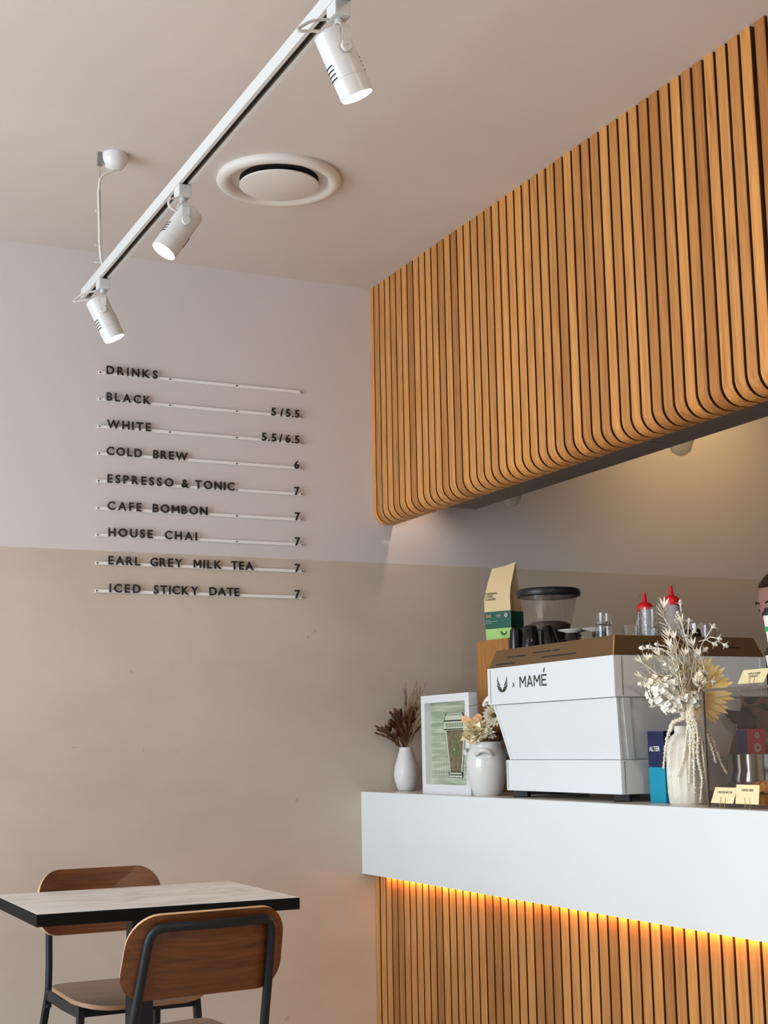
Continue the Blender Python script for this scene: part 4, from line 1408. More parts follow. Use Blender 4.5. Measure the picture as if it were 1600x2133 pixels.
cup_art = [
    (trap(0.048, 1.088, 0.078, 1.248), 1, 'art_dark'),
    (trap(0.0455, 1.091, 0.075, 1.246), 2, 'art_cream'),
    (trap(0.037, 1.100, 0.062, 1.244), 3, 'art_dark'),
    (trap(0.035, 1.102, 0.0595, 1.241), 4, 'art_brown'),
    (trap(0.052, 1.080, 0.051, 1.101), 5, 'art_dark'),
    (trap(0.049, 1.082, 0.049, 1.0885), 6, 'art_cream'),
    (trap(0.044, 1.0925, 0.044, 1.098), 6, 'art_cream'),
    (trap(0.086, 1.247, 0.082, 1.277), 5, 'art_dark'),
    (trap(0.083, 1.250, 0.078, 1.275), 6, 'art_cream'),
    (trap(0.080, 1.277, 0.064, 1.304), 5, 'art_dark'),
    (trap(0.073, 1.280, 0.062, 1.297), 6, 'art_cream'),
    (trap(0.060, 1.299, 0.056, 1.303), 6, 'art_cream'),
]
for pts, ly, m in cup_art:
    flat('print_layer', pts, ly, M[m], art)
for k in range(11):
    yy = yc - 0.060 + 0.012 * k
    flat('print_layer', [(yy - 0.0025, 1.255), (yy + 0.0025, 1.255), (yy + 0.0025, 1.270), (yy - 0.0025, 1.270)], 7, M['art_green'], art)
for rr_, m, ly in ((0.030, 'art_green', 5), (0.025, 'art_brown', 6), (0.021, 'art_green', 7), (0.014, 'art_brown', 8), (0.008, 'art_green', 9), (0.0045, 'art_cream', 10)):
    flat('print_layer', [(yc + rr_ * 0.9 * math.cos(2 * PI * i / 20), 1.178 + rr_ * math.sin(2 * PI * i / 20)) for i in range(20)], ly, M[m], art)
rgd = random.Random(5)
for i in range(5):
    for j in range(5):
        yy, zz = -0.430 - 0.019 * i, 1.092 + 0.014 * j
        flat('print_layer', [(yy - 0.005, zz), (yy, zz - 0.004), (yy + 0.005, zz), (yy, zz + 0.004)], 1, M['art_cream'], art)

# ------------------------------------------------------------------ white jug with flowers
JC = (2.385, -0.805, CT)
jug = thing('flower_jug', 'round white handled jug of cream flowers between frame and machine', 'jug', JC)
MB().lathe([(0.001, 0), (0.043, 0), (0.047, 0.004), (0.060, 0.040), (0.0685, 0.085), (0.0700, 0.110), (0.066, 0.138), (0.057, 0.154), (0.053, 0.162), (0.055, 0.172), (0.0585, 0.176), (0.055, 0.177), (0.050, 0.170), (0.048, 0.160), (0.001, 0.150)], 56).build('jug_body', M['jug'], jug, smooth=True, world=False)
ERJ, ETJ = view_axes(JC)
for ang in (0.0, 2.1, 4.2):
    d0 = (ETJ * math.cos(ang) + ERJ * math.sin(ang) * (-1 if ang == 0 else 1))
    d0 = Matrix.Rotation(-0.12, 3, 'Z') @ d0
    sd = d0.cross(Vector((0, 0, 1)))
    pts = []
    for k in range(9):
        a = PI * k / 8
        pts.append(d0 * (0.059 + 0.022 * math.sin(a)) + sd * (0.026 * math.cos(a)) + Vector((0, 0, 0.138 - 0.004 * math.cos(2 * a) + 0.008 * math.sin(a))))
    MB().tube(pts, 0.0075, 10).build('handle', M['jug'], jug, smooth=True, world=False)


def jp(u, w, v=0.0):
    return Vector(JC) + ERJ * u + ETJ * v + Vector((0, 0, w))


JF = thing('jug_flowers', 'cream gerbera, peach discs and yellow petals standing in the white jug', 'flowers', (JC[0], JC[1], CT + 0.16))


def gerbera(c, nrm, r, m, parent, name='gerbera', n=18, eye=True):
    nrm = Vector(nrm).normalized()
    a1 = nrm.orthogonal().normalized()
    a2 = nrm.cross(a1)
    mb = MB()
    for k in range(n):
        a = 2 * PI * k / n
        dd = (a1 * math.cos(a) + a2 * math.sin(a)) + nrm * 0.25
        mb.leaf(Vector(c) + dd * r * 0.12, dd, nrm, r, r * 0.42, -0.10)
    for k in range(n // 2):
        a = 2 * PI * (k + 0.3) / (n // 2)
        dd = (a1 * math.cos(a) + a2 * math.sin(a)) + nrm * 0.55
        mb.leaf(Vector(c) + dd * r * 0.1, dd, nrm, r * 0.68, r * 0.36, -0.1)
    o = mb.build(name, m, parent)
    if eye:
        q = Matrix.Translation(Vector(c) + nrm * r * 0.17) @ nrm.to_track_quat('Z', 'Y').to_matrix().to_4x4()
        MB().sphere((0, 0, 0), r * 0.24, 12, 6, (1, 1, 0.6), tf=q).build('flower_eye', M['f_centre'], o, world=True)
        for ch in o.children:
            ch.location = (0, 0, 0)
    return o


UP = Vector((0, 0, 1))
gerbera(jp(0.026, 0.262, 0.042), ETJ + ERJ * 0.25 + UP * 0.15, 0.036, M['f_cream'], JF)
gerbera(jp(0.012, 0.312, 0.004), ERJ * -0.6 + UP * 0.5 + ETJ * 0.3, 0.026, M['f_white'], JF, eye=False)
mb = MB()
for st in (((0.0, 0.1), (0.036, 0.258)), ((0.0, 0.1), (0.012, 0.306)), ((-0.01, 0.1), (-0.05, 0.25)), ((0.0, 0.1), (-0.02, 0.255)), ((0.01, 0.1), (0.02, 0.2))):
    mb.tube([jp(st[0][0], st[0][1] + 0.03), jp((st[0][0] + st[1][0]) / 2, (st[0][1] + st[1][1]) / 2 + 0.02), jp(st[1][0], st[1][1])], 0.0018, 5)
mb.tube([jp(-0.055, 0.295), jp(-0.03, 0.300), jp(-0.018, 0.306)], 0.001, 5)
mb.build('stems', M['stem'], JF, kind='stuff')
for (u, w, v, r) in ((-0.068, 0.252, 0.028, 0.013), (-0.057, 0.243, 0.030, 0.014), (-0.042, 0.240, 0.031, 0.014), (-0.033, 0.248, 0.028, 0.014), (-0.024, 0.258, 0.024, 0.0125), (-0.030, 0.229, 0.027, 0.013), (-0.020, 0.240, 0.020, 0.013)):
    q = Matrix.Translation(jp(u, w, v)) @ (ETJ + ERJ * rg.uniform(-0.3, 0.3) + UP * rg.uniform(-0.2, 0.3)).to_track_quat('Z', 'Y').to_matrix().to_4x4()
    MB().lathe([(0.001, 0), (r * 0.6, 0.0008), (r, 0.0), (r, -0.001), (0.001, -0.0012)], 18, tf=q).build('peach_disc', M['f_peach'], JF, label='peach coloured round leaf')
for bi, (u, w, v, R_) in enumerate(((-0.030, 0.205, 0.038, 0.040), (-0.058, 0.192, 0.025, 0.030), (0.004, 0.200, 0.040, 0.034), (-0.045, 0.222, 0.026, 0.030), (-0.012, 0.222, 0.030, 0.032), (-0.040, 0.185, 0.040, 0.030))):
    mb = MB()
    c = jp(u, w, v)
    for k in range(26):
        a, b = rg.uniform(0, 6.28), rg.uniform(-0.6, 1.4)
        dd = ERJ * math.cos(a) * math.cos(b) + ETJ * abs(math.sin(a)) * math.cos(b) + UP * math.sin(b)
        mb.leaf(c, dd, UP + ETJ, R_ * rg.uniform(0.8, 1.1), R_ * 0.55, rg.uniform(-0.3, 0.3))
    mb.build('ruffled_flower', M['f_yellowcream'] if bi != 2 else M['f_cream'], JF)
mb = MB()
for k in range(16):
    a = rg.uniform(-1, 1)
    mb.leaf(jp(0.03 + 0.01 * a, 0.175, 0.012), ERJ * rg.uniform(-0.5, 1) + UP * rg.uniform(0.4, 1) + ETJ * rg.uniform(-0.2, 0.6), ETJ, 0.045, 0.014, 0.2)
mb.build('brown_leaves', M['f_brown'], JF, kind='stuff')

# ------------------------------------------------------------------ carton and speckled vase with the bleached bouquet
ct_ = thing('milk_carton', 'navy and teal drink carton beside the machine, behind the speckled vase', 'carton', (2.462, -1.712, CT))
MB().box(2.4195, 2.505, -1.735, -1.662, CT, 1.122).build('carton_body', M['teal'], ct_, bevel=0.0015)
MB().box(2.4190, 2.5055, -1.7355, -1.6615, 1.1222, 1.221).build('carton_top', M['navy'], ct_, bevel=0.0015)
put_text('lettering', 'ALTER', 0.013, Matrix.Translation((2.4185, -1.668, 1.166)) @ FACE_X, ct_, M['white_print'], 0.0006, 0.01, 0.9)
put_text('lettering', 'ALTERNATIVE', 0.011, Matrix.Translation((2.423, -1.7361, 1.166)) @ FACE_Y, ct_, M['white_print'], 0.0006, 0.01, 0.9)
put_text('lettering', 'ALMOND', 0.012, Matrix.Translation((2.423, -1.7356, 1.078)) @ FACE_Y, ct_, M['navy'], 0.0006, 0.01, 0.9)
put_text('lettering', 'milk', 0.006, Matrix.Translation((2.423, -1.7356, 1.062)) @ FACE_Y, ct_, M['navy'], 0.0006, 0.0, 0.9)

VV = (2.418, -1.835, CT)
v_ = MB()
seg = 64
rings = []
for (r, z) in [(0.001, 0), (0.047, 0.0), (0.050, 0.004), (0.0515, 0.03), (0.0525, 0.08), (0.0515, 0.13), (0.048, 0.162), (0.040, 0.180), (0.030, 0.187), (0.0285, 0.190), (0.0285, 0.208), (0.0255, 0.208), (0.0255, 0.190), (0.001, 0.18)]:
    amp = 0.0018 if 0.02 < z < 0.175 and r > 0.04 else 0
    rings.append([Vector((VV[0] + (r + amp * math.sin(16 * 2 * PI * i / seg)) * math.cos(2 * PI * i / seg), VV[1] + (r + amp * math.sin(16 * 2 * PI * i / seg)) * math.sin(2 * PI * i / seg), VV[2] + z)) for i in range(seg)])
v_.loft(rings)
o = v_.build('stoneware_vase', M['stoneware'], smooth=True)
recenter(o, VV)
tag(o, 'tall cream speckled stoneware vase with vertical ribs on the counter edge', 'vase')

BQ = thing('bleached_bouquet', 'white and cream bouquet with a golden palm fan in the speckled vase', 'flowers', (VV[0], VV[1], CT + 0.2))
ERV, ETV = view_axes(VV)
KPX = 1 / 768.0


def bp_(px_, py_, v=0.0):
    """place within the bouquet: millimetre sketch units across and up, v towards the room"""
    return Vector(VV) + ERV * ((px_ - 1433) * KPX) + UP * ((1674 - py_) * KPX) + ETV * v


rg = random.Random(11)


def sprig(pts, v, nleaf, ll, lw, name='sprig', m=None, spread=0.75):
    nleaf, ll, lw = int(nleaf * 1.5), ll * 1.15, lw * 1.05
    P = [bp_(x, y, v + 0.004 * i) for i, (x, y) in enumerate(pts)]
    sm = []
    for i in range(len(P) - 1):
        p0, p1, p2, p3 = P[max(i - 1, 0)], P[i], P[i + 1], P[min(i + 2, len(P) - 1)]
        for k in range(4):
            u = k / 4
            sm.append(0.5 * ((2 * p1) + (p2 - p0) * u + (2 * p0 - 5 * p1 + 4 * p2 - p3) * u * u + (3 * p1 - p0 - 3 * p2 + p3) * u ** 3))
    sm.append(P[-1])
    mb = MB()
    n = len(sm)
    mb.tube(sm, [0.0026 * (1 - 0.7 * i / n) for i in range(n)], 6)
    for k in range(nleaf):
        t = 0.25 + 0.75 * k / nleaf
        i = min(n - 2, int(t * (n - 1)))
        d = (sm[i + 1] - sm[i]).normalized()
        sg = 1 if k % 2 else -1
        side = (d.cross(ETV)).normalized() * sg
        dd = d * 0.65 + side * spread + ETV * rg.uniform(-0.35, 0.6)
        mb.leaf(sm[i], dd, d, ll * rg.uniform(0.75, 1.15) * (1.05 - 0.3 * t), lw, 0.22, 5)
    d = (sm[-1] - sm[-2]).normalized()
    for q in (-0.5, 0, 0.5):
        mb.leaf(sm[-1], d + ERV * q, ETV, ll * 0.8, lw, 0.2, 5)
    return mb.build(name, m or M['f_sprig'], BQ)


sprig([(1440, 1480), (1436, 1400), (1422, 1330), (1402, 1290), (1402, 1268)], 0.018, 34, 0.034, 0.0052)
sprig([(1436, 1480), (1430, 1420), (1415, 1360), (1408, 1330)], 0.028, 26, 0.030, 0.005)
sprig([(1444, 1480), (1446, 1390), (1442, 1330), (1436, 1300)], 0.010, 28, 0.030, 0.005)
sprig([(1438, 1490), (1410, 1440), (1380, 1405), (1352, 1382)], 0.030, 20, 0.028, 0.0045)
sprig([(1438, 1490), (1408, 1450), (1372, 1425), (1350, 1412)], 0.035, 18, 0.026, 0.0045)
sprig([(1440, 1490), (1428, 1420), (1400, 1385), (1388, 1368)], 0.034, 22, 0.028, 0.005)
sprig([(1446, 1490), (1458, 1420), (1462, 1380), (1458, 1350)], 0.020, 22, 0.028, 0.005)
sprig([(1444, 1490), (1440, 1450), (1436, 1400), (1440, 1370)], 0.040, 24, 0.026, 0.005)

sprig([(1440, 1490), (1400, 1440), (1365, 1400), (1362, 1378)], 0.026, 18, 0.026, 0.005)
sprig([(1445, 1490), (1436, 1440), (1420, 1400), (1410, 1350)], 0.045, 26, 0.026, 0.005)
sprig([(1450, 1490), (1466, 1440), (1478, 1400), (1470, 1370)], 0.030, 20, 0.026, 0.005)
for _ in range(9):
    tx, ty = rg.uniform(1375, 1472), rg.uniform(1325, 1400)
    sprig([(1443, 1488), (1440 + (tx - 1440) * 0.4, 1440), (tx, ty)], rg.uniform(0.0, 0.05), 18, 0.024, 0.0055)
# berries / buds on thin stalks
for (x0, y0, x1, y1, v) in ((1420, 1370, 1358, 1352, 0.03), (1420, 1372, 1372, 1350, 0.03), (1425, 1368, 1388, 1346, 0.035), (1415, 1380, 1378, 1370, 0.04), (1440, 1340, 1437, 1262, 0.02), (1440, 1340, 1428, 1300, 0.02),
                            (1445, 1340, 1432, 1285, 0.025), (1450, 1350, 1460, 1322, 0.02), (1448, 1345, 1452, 1300, 0.02), (1455, 1390, 1500, 1312, 0.0), (1470, 1340, 1500, 1345, 0.0), (1500, 1345, 1522, 1348, 0.0),
                            (1480, 1340, 1510, 1335, 0.0), (1455, 1390, 1480, 1360, 0.012), (1440, 1420, 1428, 1402, 0.05), (1450, 1420, 1462, 1372, 0.03), (1420, 1440, 1352, 1426, 0.03), (1450, 1400, 1446, 1335, 0.03),
                            (1455, 1430, 1478, 1408, 0.03), (1460, 1430, 1492, 1424, 0.03), (1410, 1400, 1406, 1388, 0.04)):
    a, b = bp_(x0, y0, v), bp_(x1, y1, v)
    md = (a + b) / 2 + UP * 0.008
    mb = MB().tube([a, md, b], 0.0016, 5)
    d = (b - md).normalized()
    q = Matrix.Translation(b) @ d.to_track_quat('Z', 'Y').to_matrix().to_4x4()
    r = rg.uniform(0.0055, 0.0075)
    mb.sphere((0, 0, r * 0.8), r, 10, 7, (0.85, 0.85, 1.35), tf=q)
    for kk in range(3):
        aa = kk * 2.09
        e = (q.to_3x3() @ Vector((math.cos(aa), math.sin(aa), 0.7)))
        mb.leaf(b, e, d, 0.017, 0.009, -0.3, 3)
    mb.build('bud', M['f_white'], BQ, smooth=False)

# hydrangea heads made of four-petalled florets
for ci, (cx, cy_, rx, n, mm) in enumerate(((1392, 1448, 0.050, 46, M['f_white']), (1412, 1470, 0.040, 32, M['f_white']), (1448, 1462, 0.030, 22, M['f_white']), (1378, 1425, 0.032, 22, M['f_cream']), (1410, 1432, 0.036, 24, M['f_cream']), (1470, 1418, 0.024, 14, M['f_cream']))):
    mb = MB()
    c = bp_(cx, cy_, 0.030)
    for k in range(int(n * 1.5)):
        a, b = rg.uniform(0, 6.28), rg.uniform(-1.0, 1.3)
        nrm = (ERV * math.cos(a) * math.cos(b) + ETV * math.sin(a) * math.cos(b) + UP * math.sin(b))
        if nrm.dot(ETV) < -0.3:
            nrm = nrm - ETV * 2 * nrm.dot(ETV)
        nrm.normalize()
        p = c + Vector((nrm.x, nrm.y, nrm.z * 0.8)) * rx * rg.uniform(0.72, 1.0)
        a1 = nrm.orthogonal().normalized()
        a2 = nrm.cross(a1)
        ro = rg.random() * 1.5
        for q in range(4):
            aa = ro + q * PI / 2
            mb.leaf(p, a1 * math.cos(aa) + a2 * math.sin(aa) + nrm * 0.22, nrm, 0.0105, 0.0100, 0.10, 4, tip=0.35, root=0.3)
    mb.sphere(c, rx * 0.70, 14, 10, (1, 1, 0.8))
    mb.build('hydrangea', mm, BQ, smooth=75)
# short spiky buds under the left head
mb = MB()
for k in range(7):
    a = bp_(1378 + 3 * k, 1468, 0.035)
    mb.leaf(a, -ERV + UP * rg.uniform(-0.6, 0.2) + ETV * 0.3, ETV, 0.026, 0.004, 0.1)
mb.build('spiky_leaves', M['f_cream'], BQ)

# golden fan palm: every blade its own sub-part
pc = bp_(1447, 1450, -0.010)
palm = MB().tube([bp_(1440, 1500, -0.015), bp_(1444, 1475, -0.02), pc], 0.0035, 8).build('palm_fan', M['f_yellow'], BQ, label='golden fan palm leaf')
NB = 23
for k in range(NB):
    a = R(108 - 158 * k / (NB - 1))
    ln = (0.105 + 0.018 * math.sin(PI * k / (NB - 1))) * (0.93 + 0.07 * math.sin(k * 2.1))
    if k < 4:
        ln *= 0.85 + 0.05 * k
    dd = ERV * math.cos(a) + UP * math.sin(a)
    side = (ERV * -math.sin(a) + UP * math.cos(a))
    zig = ETV * (0.0025 if k % 2 else -0.0025)
    mb = MB()
    w = 0.0098
    L0 = ln * 0.66
    pts_f = []
    for (t, ww) in ((0.03, 0.0008), (0.35, w * 0.52), (0.62, w * 0.85), (0.80, w * 0.75), (0.93, w * 0.35), (1.0, 0.0004)):
        q = pc + dd * ln * t + ETV * (0.012 * t) + zig * t
        pts_f.append((q - side * ww, q + ETV * 0.0022 * (1 - t), q + side * ww))
    vs = [p for r_ in pts_f for p in r_]
    fs = []
    for i in range(len(pts_f) - 1):
        for j in range(2):
            a0 = i * 3 + j
            fs.append((a0, a0 + 1, a0 + 4, a0 + 3))
    m2 = len(vs)
    vs += [p - ETV * 0.0008 for p in vs[:m2]]
    fs += [tuple(m2 + q for q in reversed(f)) for f in fs[:]]
    mb.add(vs, fs)
    ob = mb.build('blade', M['f_yellow'], palm)
    ob.location = (0, 0, 0)

# drooping tassels (love-lies-bleeding), cream and knobbly
TS = [
    ([(1430, 1500), (1412, 1506), (1400, 1530), (1392, 1560), (1386, 1600)], 0.062, 0.0048),
    ([(1448, 1494), (1450, 1520), (1448, 1580), (1446, 1650)], 0.066, 0.0058),
    ([(1440, 1500), (1444, 1530), (1440, 1580), (1436, 1630)], 0.064, 0.0052),
    ([(1452, 1498), (1458, 1530), (1456, 1580), (1462, 1620), (1456, 1668)], 0.068, 0.0046),
    ([(1458, 1500), (1472, 1520), (1484, 1555), (1492, 1590)], 0.048, 0.0048),
    ([(1462, 1500), (1480, 1525), (1492, 1560), (1502, 1590), (1512, 1612)], 0.040, 0.0042),
    ([(1452, 1500), (1464, 1540), (1468, 1600), (1474, 1655)], 0.060, 0.0040),
    ([(1444, 1496), (1436, 1530), (1428, 1580), (1412, 1618)], 0.0635, 0.0034),
]
for pts, v, rr_ in TS:
    v, rr_ = v * 0.90, rr_ * 1.45
    start = bp_(1440, 1468, 0.015)
    P = [start, bp_(pts[0][0], pts[0][1] - 16, v * 0.7)] + [bp_(x, y, v) for x, y in pts]
    sm = []
    for i in range(len(P) - 1):
        p0, p1, p2, p3 = P[max(i - 1, 0)], P[i], P[i + 1], P[min(i + 2, len(P) - 1)]
        for k in range(9):
            u = k / 9
            sm.append(0.5 * ((2 * p1) + (p2 - p0) * u + (2 * p0 - 5 * p1 + 4 * p2 - p3) * u * u + (3 * p1 - p0 - 3 * p2 + p3) * u ** 3))
    sm.append(P[-1])
    n = len(sm)
    mb = MB()
    mb.tube(sm, [rr_ * 0.62 * (1 - 0.6 * (i / n) ** 2) for i in range(n)], 7)
    for i, p in enumerate(sm[4:]):
        for q in range(5):
            d = Vector((rg.uniform(-1, 1), rg.uniform(-1, 1), rg.uniform(-1, 1))).normalized()
            rad_ = rr_ * (1 - 0.55 * (i / n) ** 2)
            mb.sphere(p + d * rad_ * 0.75, rad_ * rg.uniform(0.28, 0.42), 5, 4)
    mb.build('tassel', M['f_cream'], BQ)

# ------------------------------------------------------------------ glass cake case with cards
GX0, GX1, GY0, GY1, GZ1 = 2.360, 2.74, -3.0, -1.992, 1.322
gcase = thing('glass_display_case', 'glass cake display case at the right end of the counter', 'display case', (2.55, -2.5, CT))
for (b, nm) in (((GX0, GX0 + 0.006, GY0, GY1 - 0.0065, CT + 0.001, GZ1 - 0.0065), 'front_pane'), ((GX0, GX1, GY1 - 0.006, GY1, CT + 0.001, GZ1 - 0.0065), 'end_pane'), ((GX0, GX1, GY0, GY1, GZ1 - 0.006, GZ1), 'top_pane')):
    MB().box(*b).build(nm, M['case_glass'], gcase)
MB().box(GX0 - 0.002, GX0 + 0.004, GY1 - 0.004, GY1 + 0.002, CT, GZ1).build('corner_strip', M['case_frame'], gcase)
MB().box(GX0 - 0.002, GX0 + 0.003, GY0, GY1, GZ1 - 0.004, GZ1 + 0.003).build('top_strip', M['case_frame'], gcase)
MB().box(GX1 - 0.004, GX1 + 0.003, GY0, GY1, GZ1 - 0.004, GZ1 + 0.003).build('top_strip', M['case_frame'], gcase)
MB().box(GX0 + 0.007, GX1, GY0, GY1 - 0.008, CT, CT + 0.004).build('case_floor', M['dark_panel'], gcase)


def place_card(label, c, w, h, lean, turn, lines, base_h=0.012):
    """price card on a wire stand; c is the foot of its front middle, turned by turn about z from looking to -X"""
    t = thing('price_card', label, 'card', c, 'cream price cards by the cake case')
    tf = Matrix.Rotation(turn, 4, 'Z') @ Matrix.Translation((0, 0, base_h)) @ Matrix.Rotation(lean, 4, 'Y')
    MB().box(0, 0.0012, -w / 2, w / 2, 0, h, tf=tf).build('card', M['card'], t, world=False)
    y = h - 0.016
    for s_t in lines:
        put = tf @ Matrix.Translation((-0.0003, 0, y)) @ FACE_X
        me = text_mesh(s_t, 0.0056, 0.0005, 0.0, M['print_dark'], 'CENTER', 0.85)
        o = bpy.data.objects.new('lettering', me)
        COL.objects.link(o)
        o.parent = t
        o.matrix_local = put
        y -= 0.0085
    tz = Matrix.Rotation(turn, 4, 'Z')
    for sy in (-0.014, 0.004):
        mb = MB()
        p = [tz @ Vector((-0.006, sy - 0.004, 0.0008)), tz @ Vector((-0.002, sy, base_h + 0.001)), tf @ Vector((-0.0012, sy + 0.003, 0.010)), tf @ Vector((-0.0012, sy + 0.006, 0.016))]
        mb.tube(p, 0.0007, 5)
        p = [tz @ Vector((-0.002, sy, base_h + 0.0005)), tz @ Vector((0.012, sy + 0.002, 0.0008))]
        mb.tube(p, 0.0007, 5)
        mb.build('wire_stand', M['card_wire'], t, world=False)
    return t


place_card('cream price card in front of the case, next to the speckled vase', (2.330, -2.084, CT), 0.086, 0.042, R(24), 0.0, ['CHICKEN BACON'])
place_card('cream price card in front of the case, the right one of the pair', (2.332, -2.177, CT), 0.086, 0.047, R(8), 0.0, ['TURKISH SIMIT'])
place_card('cream price card standing on top of the glass case', (2.400, -2.135, GZ1), 0.100, 0.042, R(32), R(0), ['HAM & CHEESE', 'CROISSANT'])

cs = []
for k, (z, lab) in enumerate(((GZ1, 'lower black lidded paper cup at the right edge of the picture'), (GZ1 + 0.100, 'upper black lidded paper cup at the right edge of the picture'))):
    t = thing('paper_cup', lab, 'paper cup', (2.462, -2.183, z), 'lidded paper cups on the glass case')
    MB().lathe([(0.001, 0), (0.028, 0), (0.0285, 0.003), (0.0375, 0.082), (0.001, 0.082)], 36).build('cup_wall', M['cup_white'], t, smooth=True, world=False)
    MB().lathe([(0.0395, 0.080), (0.0405, 0.083), (0.0395, 0.090), (0.036, 0.092), (0.034, 0.0995), (0.001, 0.0995)], 36).build('cup_lid', M['black_plastic'], t, smooth=True, world=False)
    MB().lathe([(0.0335, 0.040), (0.0352, 0.052), (0.0335, 0.052)], 36).build('green_band', M['green_print'], t, smooth=True, world=False)

mf = thing('muffin', 'golden baked muffin inside the case at the right edge', 'muffin', (2.452, -2.098, CT + 0.004))
mb = MB()
rings = []
for (r, z) in [(0.001, 0), (0.022, 0.0), (0.026, 0.010), (0.031, 0.034)]:
    rings.append([Vector((r * (1 + 0.04 * math.cos(14 * 2 * PI * i / 56)) * math.cos(2 * PI * i / 56), r * (1 + 0.04 * math.cos(14 * 2 * PI * i / 56)) * math.sin(2 * PI * i / 56), z)) for i in range(56)])
MB().loft(rings).build('muffin_base', M['muffin'], mf, smooth=True, world=False)
rings = []
for j in range(8):
    a = (PI / 2) * j / 7
    z = 0.032 + 0.026 * math.sin(a)
    r = 0.036 * math.cos(a) + 0.001
    rings.append([Vector((r * (1 + 0.07 * math.sin(3 * i + j * 1.3)) * math.cos(2 * PI * i / 24), r * (1 + 0.07 * math.cos(5 * i + j)) * math.sin(2 * PI * i / 24), z + 0.003 * math.sin(i * 2.2 + j))) for i in range(24)])
MB().loft(rings).build('muffin_top', M['muffin'], mf, smooth=True, world=False)

# behind the case: steel pitcher and tea box
pt = thing('steel_bowl', 'polished steel bowl behind the glass case', 'bowl', (2.668, -1.825, CT))
MB().lathe([(0.001, 0), (0.045, 0), (0.055, 0.004), (0.085, 0.050), (0.086, 0.060), (0.079, 0.085), (0.080, 0.128), (0.0785, 0.128), (0.0775, 0.085), (0.083, 0.060), (0.080, 0.05), (0.001, 0.006)], 56).build('bowl_body', M['chrome'], pt, smooth=50, world=False)
tbx = thing('tea_box', 'small red and navy box standing behind the steel bowl', 'box', (2.775, -1.68, CT))
MB().box(2.742, 2.808, -1.700, -1.650, CT, 1.224).build('box_body', M['crimson'], tbx, bevel=0.001)
MB().box(2.7412, 2.7419, -1.699, -1.651, CT, 1.223).build('side_label', M['navy'], tbx)
for (z, r) in ((1.205, 0.008), (1.170, 0.013)):
    tf = Matrix.Translation((2.777, -1.7002, z)) @ Matrix.Rotation(R(90), 4, 'X')
    MB().lathe([(r * 0.45, 0), (r, 0), (r, 0.0006), (r * 0.45, 0.0006)], 24, tf=tf).build('round_mark', M['pale_print'], tbx)
gp = thing('grey_pitcher', 'pale grey rounded pitcher behind the case at the right edge', 'pitcher', (2.90, -1.79, CT))
MB().lathe([(0.001, 0), (0.050, 0), (0.052, 0.14), (0.050, 0.20), (0.030, 0.235), (0.020, 0.245), (0.020, 0.262), (0.001, 0.262)], 40).build('pitcher_body', M['vent'], gp, smooth=True, world=False)
MB().lathe([(0.022, 0.257), (0.024, 0.259), (0.024, 0.270), (0.001, 0.272)], 30).build('pitcher_lid', M['black_plastic'], gp, smooth=True, world=False)

# ------------------------------------------------------------------ the barista behind the machine
PX, PY = 3.262, -1.285


